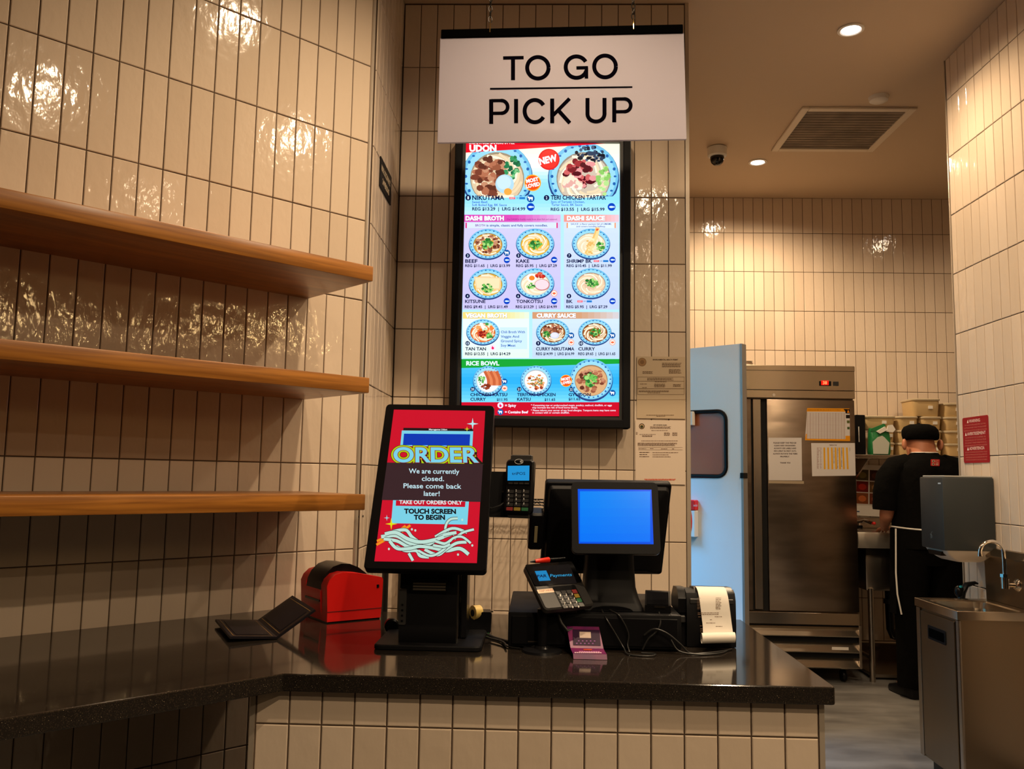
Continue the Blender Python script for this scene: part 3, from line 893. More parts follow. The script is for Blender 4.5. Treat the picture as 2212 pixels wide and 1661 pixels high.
pr.lay = 8; pr.rect(1224, 481, 1330, 492.7, (218, 234, 252)); pr.rect(1224, 481, 1226.6, 492.7, (250, 140, 70)); pr.rect(1327.6, 481, 1330, 492.7, (250, 140, 70), False)
T('SAUCE  is flavor packed, full of UMAMI,', 1233, 1321, 485.8, 3.3, (20, 60, 150), 0.01); T('and covers noodles halfway.', 1245, 1308, 491, 3.3, (20, 60, 150), 0.01)
bowl(1053.8, 526.4, 41.5, 33, 'beef', 3); bowl(1156, 525.8, 41.5, 33, 'kake', 4); bowl(1276.7, 525.8, 41.5, 33, 'shr', 5)
bowl(1053.8, 612.5, 41.5, 33, 'kits', 6); bowl(1156, 611.5, 41.5, 33, 'tonk', 7); bowl(1276.7, 611.5, 41.5, 33, 'bk', 8)
for s, x in (('3', 1010.5), ('5', 1120), ('7', 1229.5)):
    ball(s, x, 552.4, 5)
for s, x in (('4', 1010), ('6', 1119.4), ('8', 1229)):
    ball(s, x, 639.7, 5)
T('BEEF', 1005, 1031.7, 567.8, 7.2); T('KAKE', 1114.9, 1143.4, 567.8, 7.2); T('SHRIMP BK', 1223.8, 1279, 567.8, 7.2)
T('REG $11.65  |  LRG $13.99', 1005, 1102, 576.9, 5.6); T('REG $5.95  |  LRG $7.29', 1114.9, 1203, 576.9, 5.6); T('REG $10.45  |  LRG $11.99', 1223.8, 1321.6, 576.9, 5.6)
hotcold(1282.5, 562, 11.5, 4.4)
for kd, x, y in (('cow', 1095, 546.6), ('fish', 1095, 562), ('fish', 1197, 561.5), ('fish', 1323, 561.5), ('fish', 1094.8, 650.7), ('pig', 1197, 634), ('fish', 1197, 650.7), ('fish', 1323, 650.7)):
    icon(kd, x, y)
T('KITSUNE', 1004.8, 1048.9, 654.6, 6.8); T('TONKOTSU', 1115.5, 1172.3, 654.6, 6.8); T('BK', 1223.4, 1237.3, 654.6, 6.8); hotcold(1247, 649, 11.5, 4.4)
T('REG $9.45  |  LRG $11.49', 1004, 1097, 665.6, 5.6); T('REG $13.29  |  LRG $14.99', 1114, 1203, 665.6, 5.6); T('REG $5.95  |  LRG $7.29', 1223, 1312, 665.6, 5.6)
panel(999.5, 688, 1143, 773, (226, 242, 250), (222, 240, 228)); panel(1150, 688, 1337, 773, (206, 226, 242), (190, 212, 236))
band(999.5, 1143, 674, 688.4, (238, 214, 120), (226, 240, 220), 'VEGAN BROTH', 1005.4, 1094.8, 685.8, 8.3)
band(1150, 1337, 674, 688.4, (206, 150, 110), (210, 206, 214), 'CURRY SAUCE', 1159, 1243.8, 685.8, 8.3)
bowl(1043, 716.8, 36, 28, 'tan', 9); bowl(1194, 717, 36, 28, 'curn', 10); bowl(1285, 717, 36, 28, 'cur', 12)
pr.lay = 6; pr.rect(1080, 707, 1139, 754, (200, 230, 250))
for s, x, y in (('Chili Broth With', 1134, 719.8), ('Veggie And', 1121, 729.6), ('Ground Spicy', 1127.6, 739.2), ('Soy Meat', 1113.7, 748.8)):
    T(s, 1082, x, y, 5.2, (16, 84, 170), 0.012)
ball('15', 1010, 741.7, 5); ball('9', 1162.7, 741.7, 5); ball('10', 1254.7, 742, 5); icon('hot', 1064.4, 751, 6.6)
T('TAN TAN', 1005.4, 1049.9, 757, 6.6); T('CURRY NIKUTAMA', 1157.8, 1240.6, 757, 6.6); T('CURRY', 1249, 1285.5, 757, 6.6)
T('REG $12.55  |  LRG $14.29', 1005, 1102.7, 767, 5.5); T('REG $14.99  |  LRG $16.99', 1157.8, 1240.6, 767, 5.5); T('REG $9.65  |  LRG $11.65', 1249, 1329.3, 767, 5.5)
for kd, x, y in (('cow', 1233.9, 724.8), ('pig', 1233.9, 739.7), ('cow', 1323, 724.8), ('pig', 1323, 739.7)):
    icon(kd, x, y, 6.4)
pr.lay = 4; pr.grad(X0 - 1, 775.5, X1 + 1, 868.7, [(100, 200, 246), (40, 170, 240), (120, 214, 250)], 12)
pr.lay = 8; pr.pp([(X0 - 1, 775.5), (X1 + 1, 775.5), (X1 + 1, 785.5), (X0 - 1, 795)], (24, 160, 52))
pr.text('RICE BOWL', 1007, 789, 1078.7, 8.6, (226, 246, 255), None, 0.04)
bowl(1054.5, 821.6, 33, 32, 'rice', 13); bowl(1157.8, 820.6, 33.5, 32, 'ric2', 14); bowl(1277, 819, 47, 45, 'gyu', 15)
badge(1222.8, 822.6, 13, (250, 168, 40), (238, 76, 22), [('MOST', -10, 0, 9.5, -3, 5.4), ('LOVED', -10, 8.2, 11.5, 4.6, 5.4)])
ball('20', 1020.9, 840.8, 5); ball('21', 1121.6, 840.8, 5); ball('22', 1233.7, 841.4, 5)
T('CHICKEN KATSU', 1016, 1096, 855.7, 6.4); T('CURRY', 1016, 1049.9, 865.7, 6.4); T('$11.95', 1073, 1096.6, 865.7, 5.2)
T('TERIYAKI CHICKEN', 1117, 1200, 855.7, 6.4); T('KATSU', 1117, 1146.5, 865.7, 6.4); T('$11.65', 1176, 1199.5, 865.7, 5.2)
T('GYUDON', 1228, 1276, 855.7, 6.4); T('$11.65', 1228, 1253.8, 864.7, 5.4)
icon('cow', 1090, 824, 6.2); icon('pig', 1090, 839, 6.2); icon('cow', 1323, 849, 6.8)
pr.lay = 4; pr.rect(X0 - 1, 868.7, X1 + 1, 899, (200, 12, 40))
icon('hot', 1081, 875.6, 6.4); icon('cow', 1081, 890, 6.4)
LB = (236, 240, 255)
T('= Spicy', 1090.8, 1115, 878.6, 5.6, LB); T('= Contains Beef', 1090.8, 1141, 892.7, 5.4, LB)
T('* Consuming raw or undercooked meats, poultry, seafood, shellfish, or eggs', 1147, 1321.7, 877.2, 3.6, LB, 0.012); T('may increase the risk of food borne illness.', 1150, 1248, 882.2, 3.6, LB, 0.012)
T('* Please inform your server of any food allergies. Tempura items may have come', 1147, 1330, 888.2, 3.6, LB, 0.012); T('in contact with or contain shellfish.', 1150, 1230, 893.2, 3.6, LB, 0.012)
pr.done('screen_image', tv)

# ------------------------------------------------------------------ self-order kiosk
kz = CT
ks = thing('order_kiosk', 'self-order kiosk with a tilted red touch screen on the counter', 'kiosk', (-0.285, 2.42, kz))
KW = frame((-0.2891, 2.3705, 1.2864), 0, rad(-29.4), 0)
D(slab(MB(), -0.160, 0.160, -0.260, 0.258, 0.012, 0.0006, 0.030, 0.004), 'screen_housing', m_black, ks, KW)
D(slab(MB(), -0.158, 0.158, -0.258, 0.256, 0.011, -0.0006, 0.0008), 'glass', m_glassblk, ks, KW)
D(slab(MB(), -0.11, 0.11, -0.19, 0.19, 0.02, 0.030, 0.052, 0.008), 'rear_cover', m_blackm, ks, KW)
pr = Print(KW @ Matrix.Translation((0, -0.0007, 0)), glow=0.92, rough=0.06, tint='ko')
k_ = lambda a, b_: (780 + a / 4.37, 860 + b_ / 4.37)
def KP(pts, c):
    pr.pp([k_(*q) for q in pts], c)
def KT(s, x0, x1, y, cap, c, off=0.0, dy=0.0, res=3):
    a = k_(x0, y); b2 = k_(x1, y + dy); pr.text(s, a[0], a[1], b2[0], cap / 4.37, c, b2[1], off, True, res)
RED = (214, 18, 44); SKY = (128, 218, 240)
KP([(310, 108), (1172, 120), (1093, 1557), (125, 1540)], RED)
KP([(385, 305), (1058, 312), (1050, 460), (370, 450)], SKY)
KP([(405, 335), (1030, 341), (1024, 450), (395, 442)], (8, 58, 186))
KP([(400, 280), (1058, 288), (1057, 312), (398, 304)], (34, 22, 26))
KT('Marugame Udon', 640, 812, 302, 14, (240, 240, 240), 0.03, 1)
for off, c in ((0.135, (28, 30, 16)), (0.115, (190, 216, 24)), (0.055, (150, 16, 36)), (0.028, SKY)):
    text_mesh('ORDER', 0.0); KT('ORDER', 312, 1100, 600, 132, c, off, 4, 8)
KP([(245, 608), (1150, 622), (1128, 980), (195, 962)], (60, 38, 42))
for s, x0, x1, y, cap in (('We are currently', 450, 928, 709, 44), ('closed.', 573, 783, 781, 44), ('Please come back', 400, 947, 849, 44), ('later!', 592, 742, 922, 44)):
    KT(s, x0, x1, y, cap, (206, 240, 250), 0.012, 6 if x1 - x0 > 300 else 2)
KP([(302, 963), (1018, 976), (1003, 1194), (284, 1181)], SKY)
KP([(330, 965), (986, 977), (981, 1028), (327, 1016)], (206, 16, 44))
KT('TAKE OUT ORDERS ONLY', 360, 956, 998, 34, (230, 240, 240), 0.03, 6)
KT('TOUCH SCREEN', 406, 897, 1088, 42, (14, 16, 22), 0.05, 3); KT('TO BEGIN', 498, 793, 1146, 42, (14, 16, 22), 0.05, 1)
for x, y, r, c in ((1053, 243, 55, (190, 244, 250)), (1000, 293, 26, (226, 230, 40)), (243, 1131, 28, (150, 226, 236)), (285, 1188, 56, (232, 236, 20))):
    a = k_(x, y); pr.star(a[0], a[1], r / 4.37, c)
MINT = (196, 232, 218); OUT = (44, 22, 26)
def noodle(pts, w=34):
    q = [k_(*p_) for p_ in pts]
    pr.stroke(q, (w + 9) / 4.37, OUT); pr.stroke(q, w / 4.37, MINT)
for a, b2 in (((145, 1385), (245, 1330)), ((150, 1350), (235, 1312)), ((340, 1268), (420, 1205)), ((385, 1262), (465, 1200))):
    pr.stroke([k_(*a), k_(*b2)], 22 / 4.37, (250, 150, 30))
for pts, w in (([(880, 1290), (800, 1250), (810, 1180), (850, 1142), (912, 1136)], 22), ([(300, 1260), (420, 1245), (480, 1310), (560, 1360), (680, 1370)], 30),
               ([(330, 1400), (420, 1440), (520, 1440), (560, 1490), (640, 1500)], 30), ([(450, 1465), (490, 1535)], 26), ([(640, 1400), (800, 1440), (930, 1420), (1015, 1475)], 34),
               ([(700, 1310), (860, 1230), (1000, 1270)], 26), ([(880, 1330), (960, 1270), (1065, 1240)], 22), ([(600, 1430), (720, 1480), (800, 1430), (900, 1370), (995, 1360)], 28),
               ([(190, 1310), (330, 1300), (460, 1370), (600, 1400), (720, 1330), (850, 1282)], 34), ([(215, 1330), (340, 1350), (470, 1410), (640, 1380), (760, 1300), (900, 1270)], 30),
               ([(270, 1350), (340, 1420), (460, 1420), (560, 1400), (700, 1420)], 30), ([(540, 1440), (660, 1490), (780, 1430), (860, 1330), (950, 1310), (1035, 1370)], 22),
               ([(225, 1285), (330, 1270), (440, 1330), (560, 1360), (690, 1340), (780, 1310)], 34), ([(700, 1350), (790, 1375), (850, 1340)], 26), ([(680, 1390), (780, 1405), (840, 1380)], 24)):
    noodle(pts, w)
for x, y in ((263, 1425), (480, 1240), (512, 1250), (1050, 1392), (915, 1478), (955, 1150)):
    a = k_(x, y); pr.ell(a[0], a[1], 2.2, 2.6, MINT, 10)
pr.done('screen_image', ks)
# stand with a built-in receipt printer
cx0, cx1 = -0.366, -0.212
D(slab(MB(), -0.1425, 0.1425, -0.13, 0.13, 0.02, 0, 0.014, 0.003), 'base_plate', m_blackm, ks, Matrix.Translation((-0.284, 2.425, kz)) @ Matrix.Rotation(-Q * 2, 4, 'X') @ Matrix.Rotation(math.pi, 4, 'Y') @ Matrix.Translation((0, -0.014, 0)))
prof = [(0.0, 0.0), (-0.004, 0.012), (-0.006, 0.035), (0.003, 0.10), (0.008, 0.19), (0.018, 0.245), (0.115, 0.33), (0.125, 0.20), (0.125, 0.0)]
D(MB().prism(prof, lambda u, v, d: (d, 2.335 + u, kz + 0.014 + v), cx0, cx1), 'printer_column', m_blackm, ks)
D(MB().box(cx1 + 0.0003, cx1 + 0.004, 2.348, 2.455, kz + 0.014, kz + 0.225), 'side_trim', m_chrome, ks, I4, False)
D(MB().box(cx1 + 0.005, cx1 + 0.022, 2.40, 2.50, kz + 0.014, kz + 0.24, 0.004, 1), 'cable_cover', m_black, ks)
FW = frame((-0.287, 2.3385, 0), 0, rad(-3))
D(slab(MB(), -0.052, 0.050, 0.988, 1.026, 0.004, 0.0015, 0.02), 'printer_door', m_black, ks, Matrix.Translation((-0.0, 0.0, 0)) @ frame((-0.287, 2.336, 0), 0, 0))
for i in range(3):
    D(MB().box(-0.331, -0.243, 2.3345, 2.3400, 0.9965 + i * 0.0075, 1.0015 + i * 0.0075), 'slot_bar', mat('grey_slot_bar', (0.16, 0.14, 0.11), 0.4), ks, I4, False)
D(slab(MB(), -0.367, -0.347, 0.906, 1.000, 0.004, 2.3275, 2.345), 'button_strip', mat('button_strip_grey', (0.03, 0.029, 0.028), 0.4), ks)
for i in range(4):
    D(MB().cyl((-0.357, 2.3262, 0.916 + i * 0.014), (-0.357, 2.329, 0.916 + i * 0.014), 0.0032, n=10), 'button', m_black, ks)
# neck between column and screen
D(MB().box(-0.34, -0.24, 2.395, 2.44, kz + 0.2, kz + 0.40, 0.006, 1), 'neck', m_black, ks)

# ------------------------------------------------------------------ card reader on the kiosk bracket
cr = thing('card_reader', 'black card reader with a small blue screen mounted beside the kiosk', 'card reader', (-0.06, 2.38, 1.2))
CW = frame((-0.0516, 2.352, 1.2800), rad(-14), rad(-9))
D(slab(MB(), -0.040, 0.040, -0.076, 0.074, 0.012, 0, 0.026, 0.005), 'body', m_black, cr, CW)
D(slab(MB(), -0.031, 0.031, -0.086, 0.088, 0.004, 0.012, 0.024, 0.002), 'holder', m_dkgrey, cr, CW)
D(slab(MB(), -0.034, 0.034, 0.002, 0.056, 0.004, -0.0012, 0.001), 'screen_glass', m_glassblk, cr, CW)
for r_ in range(5):
    for c_ in range(3):
        kc = m_dkgrey if r_ < 4 else mat('key_%d' % c_, [(0.22, 0.02, 0.02), (0.25, 0.18, 0.02), (0.02, 0.13, 0.05)][c_], 0.5)
        D(slab(MB(), -0.0305 + c_ * 0.0215, -0.0125 + c_ * 0.0215, -0.012 - r_ * 0.0118 - 0.009, -0.012 - r_ * 0.0118, 0.0015, -0.002, 0.001), 'key', kc, cr, CW)
for i in range(4):
    D(slab(MB(), -0.029 + i * 0.0152, -0.0165 + i * 0.0152, 0.0045, 0.0085, 0.001, -0.0018, 0.0), 'menu_key', m_dkgrey, cr, CW)
pr = Print(CW @ Matrix.Translation((0, -0.0014, 0)), glow=0.8, rough=0.1, tint='cr')
c5 = lambda a, b_: (1040 + a / 3.461, 960 + b_ / 3.461)
pr.pp([c5(197, 160), c5(359, 158), c5(357, 270), c5(195, 270)], (40, 160, 232))
a, b2 = c5(227, 228), c5(328, 228); pr.text('triPOS', a[0], a[1], b2[0], 6.2, (20, 50, 90), None, 0.01)
pr.done('screen_image', cr)
pr = Print(CW @ Matrix.Translation((0, -0.0022, 0)), rough=0.5)
GR = (205, 205, 205)
for r_, ss in enumerate((('1', '2', '3'), ('4', '5', '6'), ('7', '8', '9'), ('F', '0', '#'))):
    for c_, s in enumerate(ss):
        a = c5(203 + 57 * c_, 352 + 32 * r_); pr.text(s, a[0] - 1.2, a[1], a[0] + 1.2, 4.4, GR, None, 0.03)
for i, rr in enumerate((3.0, 5.0, 7.0)):
    a = c5(282, 128)
    pr.stroke([(a[0] + rr * math.cos(t_) * .9, a[1] + rr * math.sin(t_) * .62) for t_ in [x * 0.25 - 0.75 for x in range(7)]], 1.0, GR)
a = c5(281, 128); pr.stroke([(a[0] + 9 * math.cos(t_ * .4), a[1] + 5.2 * math.sin(t_ * .4)) for t_ in range(17)], 0.9, GR)
pr.done('printed_marks', cr)
D(slab(MB(), -0.062, 0.06, -0.075, 0.052, 0.003, 0, 0.004), 'bracket_plate', m_blackm, cr, frame((-0.10, 2.402, 1.266), rad(-4), rad(-6)))
D(MB().cyl((-0.06, 2.375, 1.27), (-0.075, 2.403, 1.27), 0.018, n=14), 'swivel', m_black, cr)
D(MB().box(-0.20, -0.13, 2.404, 2.414, 1.25, 1.28), 'arm', m_blackm, cr, I4, False)
D(MB().tube([(-0.075, 2.383, 1.245), (-0.10, 2.372, 1.225), (-0.125, 2.375, 1.216), (-0.150, 2.40, 1.222)], 0.003, 6), 'cord', m_cable, cr)
for x, z in ((-0.072, 1.302), (-0.0735, 1.198), (-0.086, 1.262)):
    D(MB().cyl((x - 0.01, 2.3965, z), (x - 0.01, 2.401, z), 0.0022, n=8), 'screw', m_chrome, cr)

# ------------------------------------------------------------------ label printer
LPM = Matrix.Translation((-0.641, 2.669, CT)) @ Matrix.Rotation(math.atan2(0.607, 0.795), 4, 'Z')
lp = thing('label_printer', 'red label printer with a rounded black lid', 'printer', (-0.641, 2.669, CT))
shell = [(0, 0.004), (0.0, 0.040), (-0.004, 0.112), (0.004, 0.130), (0.022, 0.146), (0.048, 0.152), (0.10, 0.147), (0.184, 0.130), (0.188, 0.122), (0.186, 0.045), (0.183, 0.004)]
f = lambda u, v, d: (u, d, v)
D(MB().prism(shell, f, 0.0, 0.045), 'side_shell', m_red, lp, LPM)
D(MB().prism(shell, f, 0.165, 0.21), 'side_shell', m_red, lp, LPM)
mid = [(0.002, 0.004), (-0.002, 0.036), (-0.006, 0.090), (0.004, 0.118), (0.18, 0.118), (0.182, 0.004)]
D(MB().prism(mid, f, 0.0455, 0.1645), 'front_cover', m_red, lp, LPM)
D(MB().prism([(-0.004, 0.094), (0.000, 0.122), (0.012, 0.146), (0.034, 0.166), (0.062, 0.174), (0.092, 0.172), (0.122, 0.160), (0.15, 0.140), (0.16, 0.119), (0.0, 0.0935)], f, 0.046, 0.164), 'lid', m_black, lp, LPM)
D(MB().box(0.004, 0.182, 0.004, 0.206, 0.0, 0.004), 'foot', m_black, lp, LPM, False)
D(MB().box(0.166, 0.174, -0.0012, 0.002, 0.098, 0.108), 'socket', m_black, lp, LPM, False)
D(MB().box(0.0, 0.186, -0.0008, 0.001, 0.033, 0.0352), 'seam', mat('seam_shadow_plastic', (0.12, 0.002, 0.003), 0.6), lp, LPM, False)
D(MB().box(-0.0075, 0.0, 0.048, 0.162, 0.060, 0.066), 'label_slot', m_black, lp, LPM, False)

# ------------------------------------------------------------------ check folder
S2 = Vector((-0.713, 2.405, CT)); S1 = Vector((-0.852, 2.665, CT))
fo = thing('bill_folder', 'open dark leather bill folder lying on the counter', 'folder', tuple(S2))
u_ = (S1 - S2).normalized(); lat = Vector((u_.y, -u_.x, 0)); Ls = (S1 - S2).length
m_leath = add_bump(mat('dark_leather', (0.008, 0.006, 0.009), 0.42, 0.0, Specular_IOR_Level=0.2), 350, 0.4, 0.0006)
m_stitch = mat('tan_stitching', (0.20, 0.11, 0.03), 0.7)
def leaf(sgn, ang, w, nm):
    d = lat * (sgn * math.cos(ang)) + Vector((0, 0, math.sin(ang)))
    nrm = (u_.cross(d)).normalized()
    if nrm.z < 0:
        nrm = -nrm
    o0 = S2 + Vector((0, 0, 0.0015)); q = MB()
    rings = []
    for e_ in (0.0, 0.006):
        rings.append([o0 + nrm * e_, o0 + u_ * Ls + nrm * e_, o0 + u_ * Ls + d * w + nrm * e_, o0 + d * w + nrm * e_])
    q.loft(rings)
    D(q, nm, m_leath, fo, I4, False)
    for e0, e1 in ((0.012, w - 0.012),):
        q = MB(); o1 = o0 + nrm * 0.0064
        for a_, b_ in (((0.014, e0), (Ls - 0.014, e0 + 0.0016)), ((0.014, e1), (Ls - 0.014, e1 + 0.0016)), ((0.014, e0), (0.0156, e1)), ((Ls - 0.0156, e0), (Ls - 0.014, e1))):
            q.face([o1 + u_ * a_[0] + d * a_[1], o1 + u_ * b_[0] + d * a_[1], o1 + u_ * b_[0] + d * b_[1], o1 + u_ * a_[0] + d * b_[1]])
        D(q, 'stitching', m_stitch, fo, I4, False)
    q = MB(); o1 = o0 + nrm * 0.0062
    q.loft([[o1 + u_ * 0.03 + d * 0.02 + nrm * e_, o1 + u_ * (Ls - 0.03) + d * 0.02 + nrm * e_, o1 + u_ * (Ls - 0.03) + d * (w - 0.02) + nrm * e_, o1 + u_ * 0.03 + d * (w - 0.02) + nrm * e_] for e_ in (0, 0.0012)])
    D(q, 'pocket', m_leath, fo, I4, False)
leaf(-1, rad(4), 0.128, 'left_cover')
leaf(1, rad(34), 0.125, 'right_cover')

# ------------------------------------------------------------------ cash drawer and point-of-sale unit on it
DZ = CT + 0.096
cd = thing('cash_drawer', 'wide flat black cash drawer under the sales terminal', 'cash drawer', (0.16, 2.57, CT))
D(MB().box(-0.074, 0.392, 2.362, 2.78, CT + 0.005, DZ, 0.004, 2), 'case', m_blackm, cd)
D(MB().box(-0.064, 0.382, 2.3575, 2.3625, CT + 0.012, DZ - 0.010, 0.0015, 1), 'drawer_front', m_black, cd)
D(MB().cyl((0.16, 2.354, CT + 0.05), (0.16, 2.358, CT + 0.05), 0.009, n=16), 'lock', m_chrome, cd)
D(MB().box(-0.02, 0.02, 2.3565, 2.3576, CT + 0.018, CT + 0.021), 'maker_plate', m_steel, cd, I4, False)
for x, y in ((-0.05, 2.39), (0.37, 2.39), (-0.05, 2.75), (0.37, 2.75)):
    D(MB().cyl((x, y, CT), (x, y, CT + 0.006), 0.012, n=12), 'foot', m_black, cd)

ps = thing('sales_terminal', 'two-sided sales terminal with a plain blue customer screen', 'terminal', (0.21, 2.56, DZ))
# flared stand with an arched foot
rings = []
for z, hw_, y0, y1 in ((DZ + 0.002, 0.090, 2.40, 2.64), (DZ + 0.012, 0.087, 2.405, 2.63), (DZ + 0.03, 0.080, 2.425, 2.61), (DZ + 0.06, 0.072, 2.44, 2.59), (DZ + 0.12, 0.068, 2.445, 2.57), (DZ + 0.30, 0.060, 2.44, 2.53)):
    rings.append([Vector((0.208 + x, y, z)) for x, y in rrect(-hw_, hw_, y0, y1, 0.02, 4)])
D(MB().loft(rings), 'stand', m_blackm, ps)
q = MB()
arch = [(0.208 + 0.058 * math.cos(math.pi * i / 12), DZ + 0.0025 + 0.013 * math.sin(math.pi * i / 12)) for i in range(13)]
D(q.prism(arch, lambda u, v, d: (u, d, v), 2.3965, 2.41), 'cable_arch', m_glassblk, ps)
PW = frame((0.2133, 2.3595, 1.2016), rad(-0.7), rad(-15.9), rad(-0.6))
D(slab(MB(), -0.119, 0.119, -0.102, 0.096, 0.014, 0.0, 0.026, 0.005), 'customer_display', m_black, ps, PW)
D(slab(MB(), -0.1185, 0.1185, -0.1015, 0.0955, 0.014, -0.0012, 0.0003), 'display_rim', m_blackm, ps, PW)
pr = Print(PW @ Matrix.Translation((0, -0.0014, 0)), glow=0.95, rough=0.2, tint='ps')
c5 = lambda a, b_: (1040 + a / 3.461, 960 + b_ / 3.461)
pr.pp([c5(720, 333), c5(1271, 338), c5(1287, 746), c5(728, 741)], (0, 84, 236))
pr.lay = 2
pr.grad(*c5(736, 350), *c5(1262, 728), [(0, 140, 255), (0, 130, 255), (0, 120, 255)], 6)
pr.done('blue_screen', ps)
D(MB().box(-0.05, 0.05, 0.024, 0.09, -0.06, 0.02, 0.006, 1), 'display_hinge', m_blackm, ps, PW)
QW = frame((0.2083, 2.6315, 1.1474), rad(5.9), rad(24.3), 0)
D(slab(MB(), -0.190, 0.190, -0.1545, 0.1545, 0.010, 0.004, 0.030, 0.003), 'operator_display', m_blackm, ps, QW)
back = [[Vector((x * a_, y, z * a_ + o_)) for x, z in rrect(-0.184, 0.184, -0.146, 0.146, 0.012, 3)] for y, a_, o_ in ((0.006, 1.0, 0), (-0.010, 0.97, -0.002), (-0.034, 0.74, -0.012))]
D(MB().loft(back), 'rear_housing', m_blackm, ps, QW)
m_hole = mat('vent_hole', (0.003, 0.003, 0.003), 0.9)
q = MB(); qi = 0
for s_ in (-1, 1):
    for i in range(12):
        for j in range(4 - i // 4):
            x = s_ * (0.092 + i * 0.0072); z = 0.1375 - j * 0.006
            q.face([(x - 0.0018, -0.0118 + j * 0.0006 - 0.001, z - 0.0018), (x + 0.0018, -0.0118 - 0.001, z - 0.0018), (x + 0.0018, -0.0112 - 0.001, z + 0.0018), (x - 0.0018, -0.0112 - 0.001, z + 0.0018)])
D(q, 'vent_holes', m_hole, ps, QW, False)
D(slab(MB(), -0.232, -0.188, -0.062, 0.060, 0.010, -0.030, 0.018, 0.006), 'swipe_reader', m_black, ps, QW @ Matrix.Translation((-0.004, 0, 0.006)))
D(MB().box(-0.2155, -0.2065, -0.0312, -0.0300, -0.034, 0.020), 'sticker', mat('reader_sticker', (0.32, 0.27, 0.14), 0.6), ps, QW @ Matrix.Translation((-0.004, 0, 0.006)), False)

# ------------------------------------------------------------------ small card swipe pad on the drawer
sp = thing('swipe_pad', 'small black wedge reader beside the stand of the sales terminal', 'card reader', (0.335, 2.43, DZ))
SPM = Matrix.Translation((0.337, 2.43, DZ)) @ Matrix.Rotation(rad(-8), 4, 'Z')
D(MB().prism([(-0.035, 0.001), (-0.035, 0.020), (0.035, 0.048), (0.062, 0.048), (0.062, 0.001)], lambda u, v, d: (d, u, v), -0.034, 0.036), 'body', m_black, sp, SPM)
D(MB().box(-0.008, 0.022, -0.0375, -0.0352, 0.014, 0.019), 'metal_strip', m_chrome, sp, SPM, False)
D(MB().prism([(-0.034, 0.0206), (0.03, 0.0462), (0.03, 0.0482), (-0.034, 0.0226)], lambda u, v, d: (d, u, v), -0.028, 0.030), 'glass_top', m_glassblk, sp, SPM)

# ------------------------------------------------------------------ receipt printer with a curled receipt
rp = thing('receipt_printer', 'black receipt printer at the right end of the counter', 'printer', (0.475, 2.50, CT))
x0, x1 = 0.396, 0.553
prof = [(2.432, 0.0), (2.428, 0.06), (2.432, 0.125), (2.442, 0.144), (2.462, 0.152), (2.53, 0.148), (2.575, 0.125), (2.58, 0.0)]
D(MB().prism(prof, lambda u, v, d: (d, u, CT + 0.002 + v), x0 + 0.022, x1), 'body', m_blackm, rp)
D(MB().prism([(2.440, 0.09), (2.438, 0.128), (2.452, 0.146), (2.475, 0.156), (2.53, 0.152), (2.57, 0.12), (2.57, 0.09)], lambda u, v, d: (d, u, CT + 0.002 + v), x0, x0 + 0.021), 'lid_hinge', m_black, rp)
D(MB().box(x0 + 0.030, x1 - 0.006, 2.4285, 2.436, CT + 0.118, CT + 0.132, 0.002, 1), 'paper_slot', m_dkgrey, rp)
D(MB().prism([(2.446, 0.146), (2.470, 0.157), (2.53, 0.153), (2.565, 0.134), (2.56, 0.126), (2.45, 0.140)], lambda u, v, d: (d, u, CT + 0.002 + v), x0 + 0.048, x1 - 0.004), 'lid', m_black, rp)
D(MB().box(x0, x0 + 0.02, 2.436, 2.45, CT + 0.064, CT + 0.084, 0.003, 1), 'latch', m_dkgrey, rp)
D(MB().box(x0 + 0.004, x0 + 0.021, 2.445, 2.57, CT + 0.002, CT + 0.09), 'side_block', m_black, rp, I4, False)
rc = thing('receipt', 'long curled white receipt hanging from the black printer', 'receipt', (0.49, 2.42, CT + 0.03))
path = [(2.470, 0.1605), (2.452, 0.1585), (2.438, 0.151), (2.4275, 0.138), (2.4225, 0.118), (2.4195, 0.09), (2.4165, 0.06), (2.4125, 0.042)]
cxr, czr, R0 = 2.3985, 0.036, 0.0150
for i in range(22):
    a = rad(25 - 20 * i); rr = R0 - 0.00016 * i
    path.append((cxr + rr * math.cos(a), czr + rr * math.sin(a)))
xa = lambda v: 0.449 + (0.1605 - v) * 0.10
rings = []
th_ = 0.0005
L_, R_ = [], []
for i, (yy, zz) in enumerate(path):
    a = path[max(i - 1, 0)]; b2 = path[min(i + 1, len(path) - 1)]
    dx, dz = b2[0] - a[0], b2[1] - a[1]; l_ = math.hypot(dx, dz)
    ny, nz = -dz / l_ * th_, dx / l_ * th_
    xl = xa(zz) if i < 9 else xa(0.036)
    k9 = min(max(i - 6, 0) / 5.0, 1.0)
    rings.append([Vector((xl - 0.014 * k9, yy - 0.024 * k9, CT + zz)), Vector((xl + 0.080, yy, CT + zz)), Vector((xl + 0.080, yy + ny, CT + zz + nz)), Vector((xl - 0.014 * k9, yy + ny - 0.024 * k9, CT + zz + nz))])
D(MB().loft(rings), 'paper', m_paper, rc)
pr = Print(frame((0, 2.4138, 0), 0, rad(-4.0)) , rough=0.7)
pr.M = frame((0.49, 2.4185, CT + 0.085), 0, rad(-4.6)); pr.inv = pr.M.inverted()
INK = (120, 96, 78)
g6 = lambda a, b_: (1370 + a / 8.744, 1250 + b_ / 8.744)
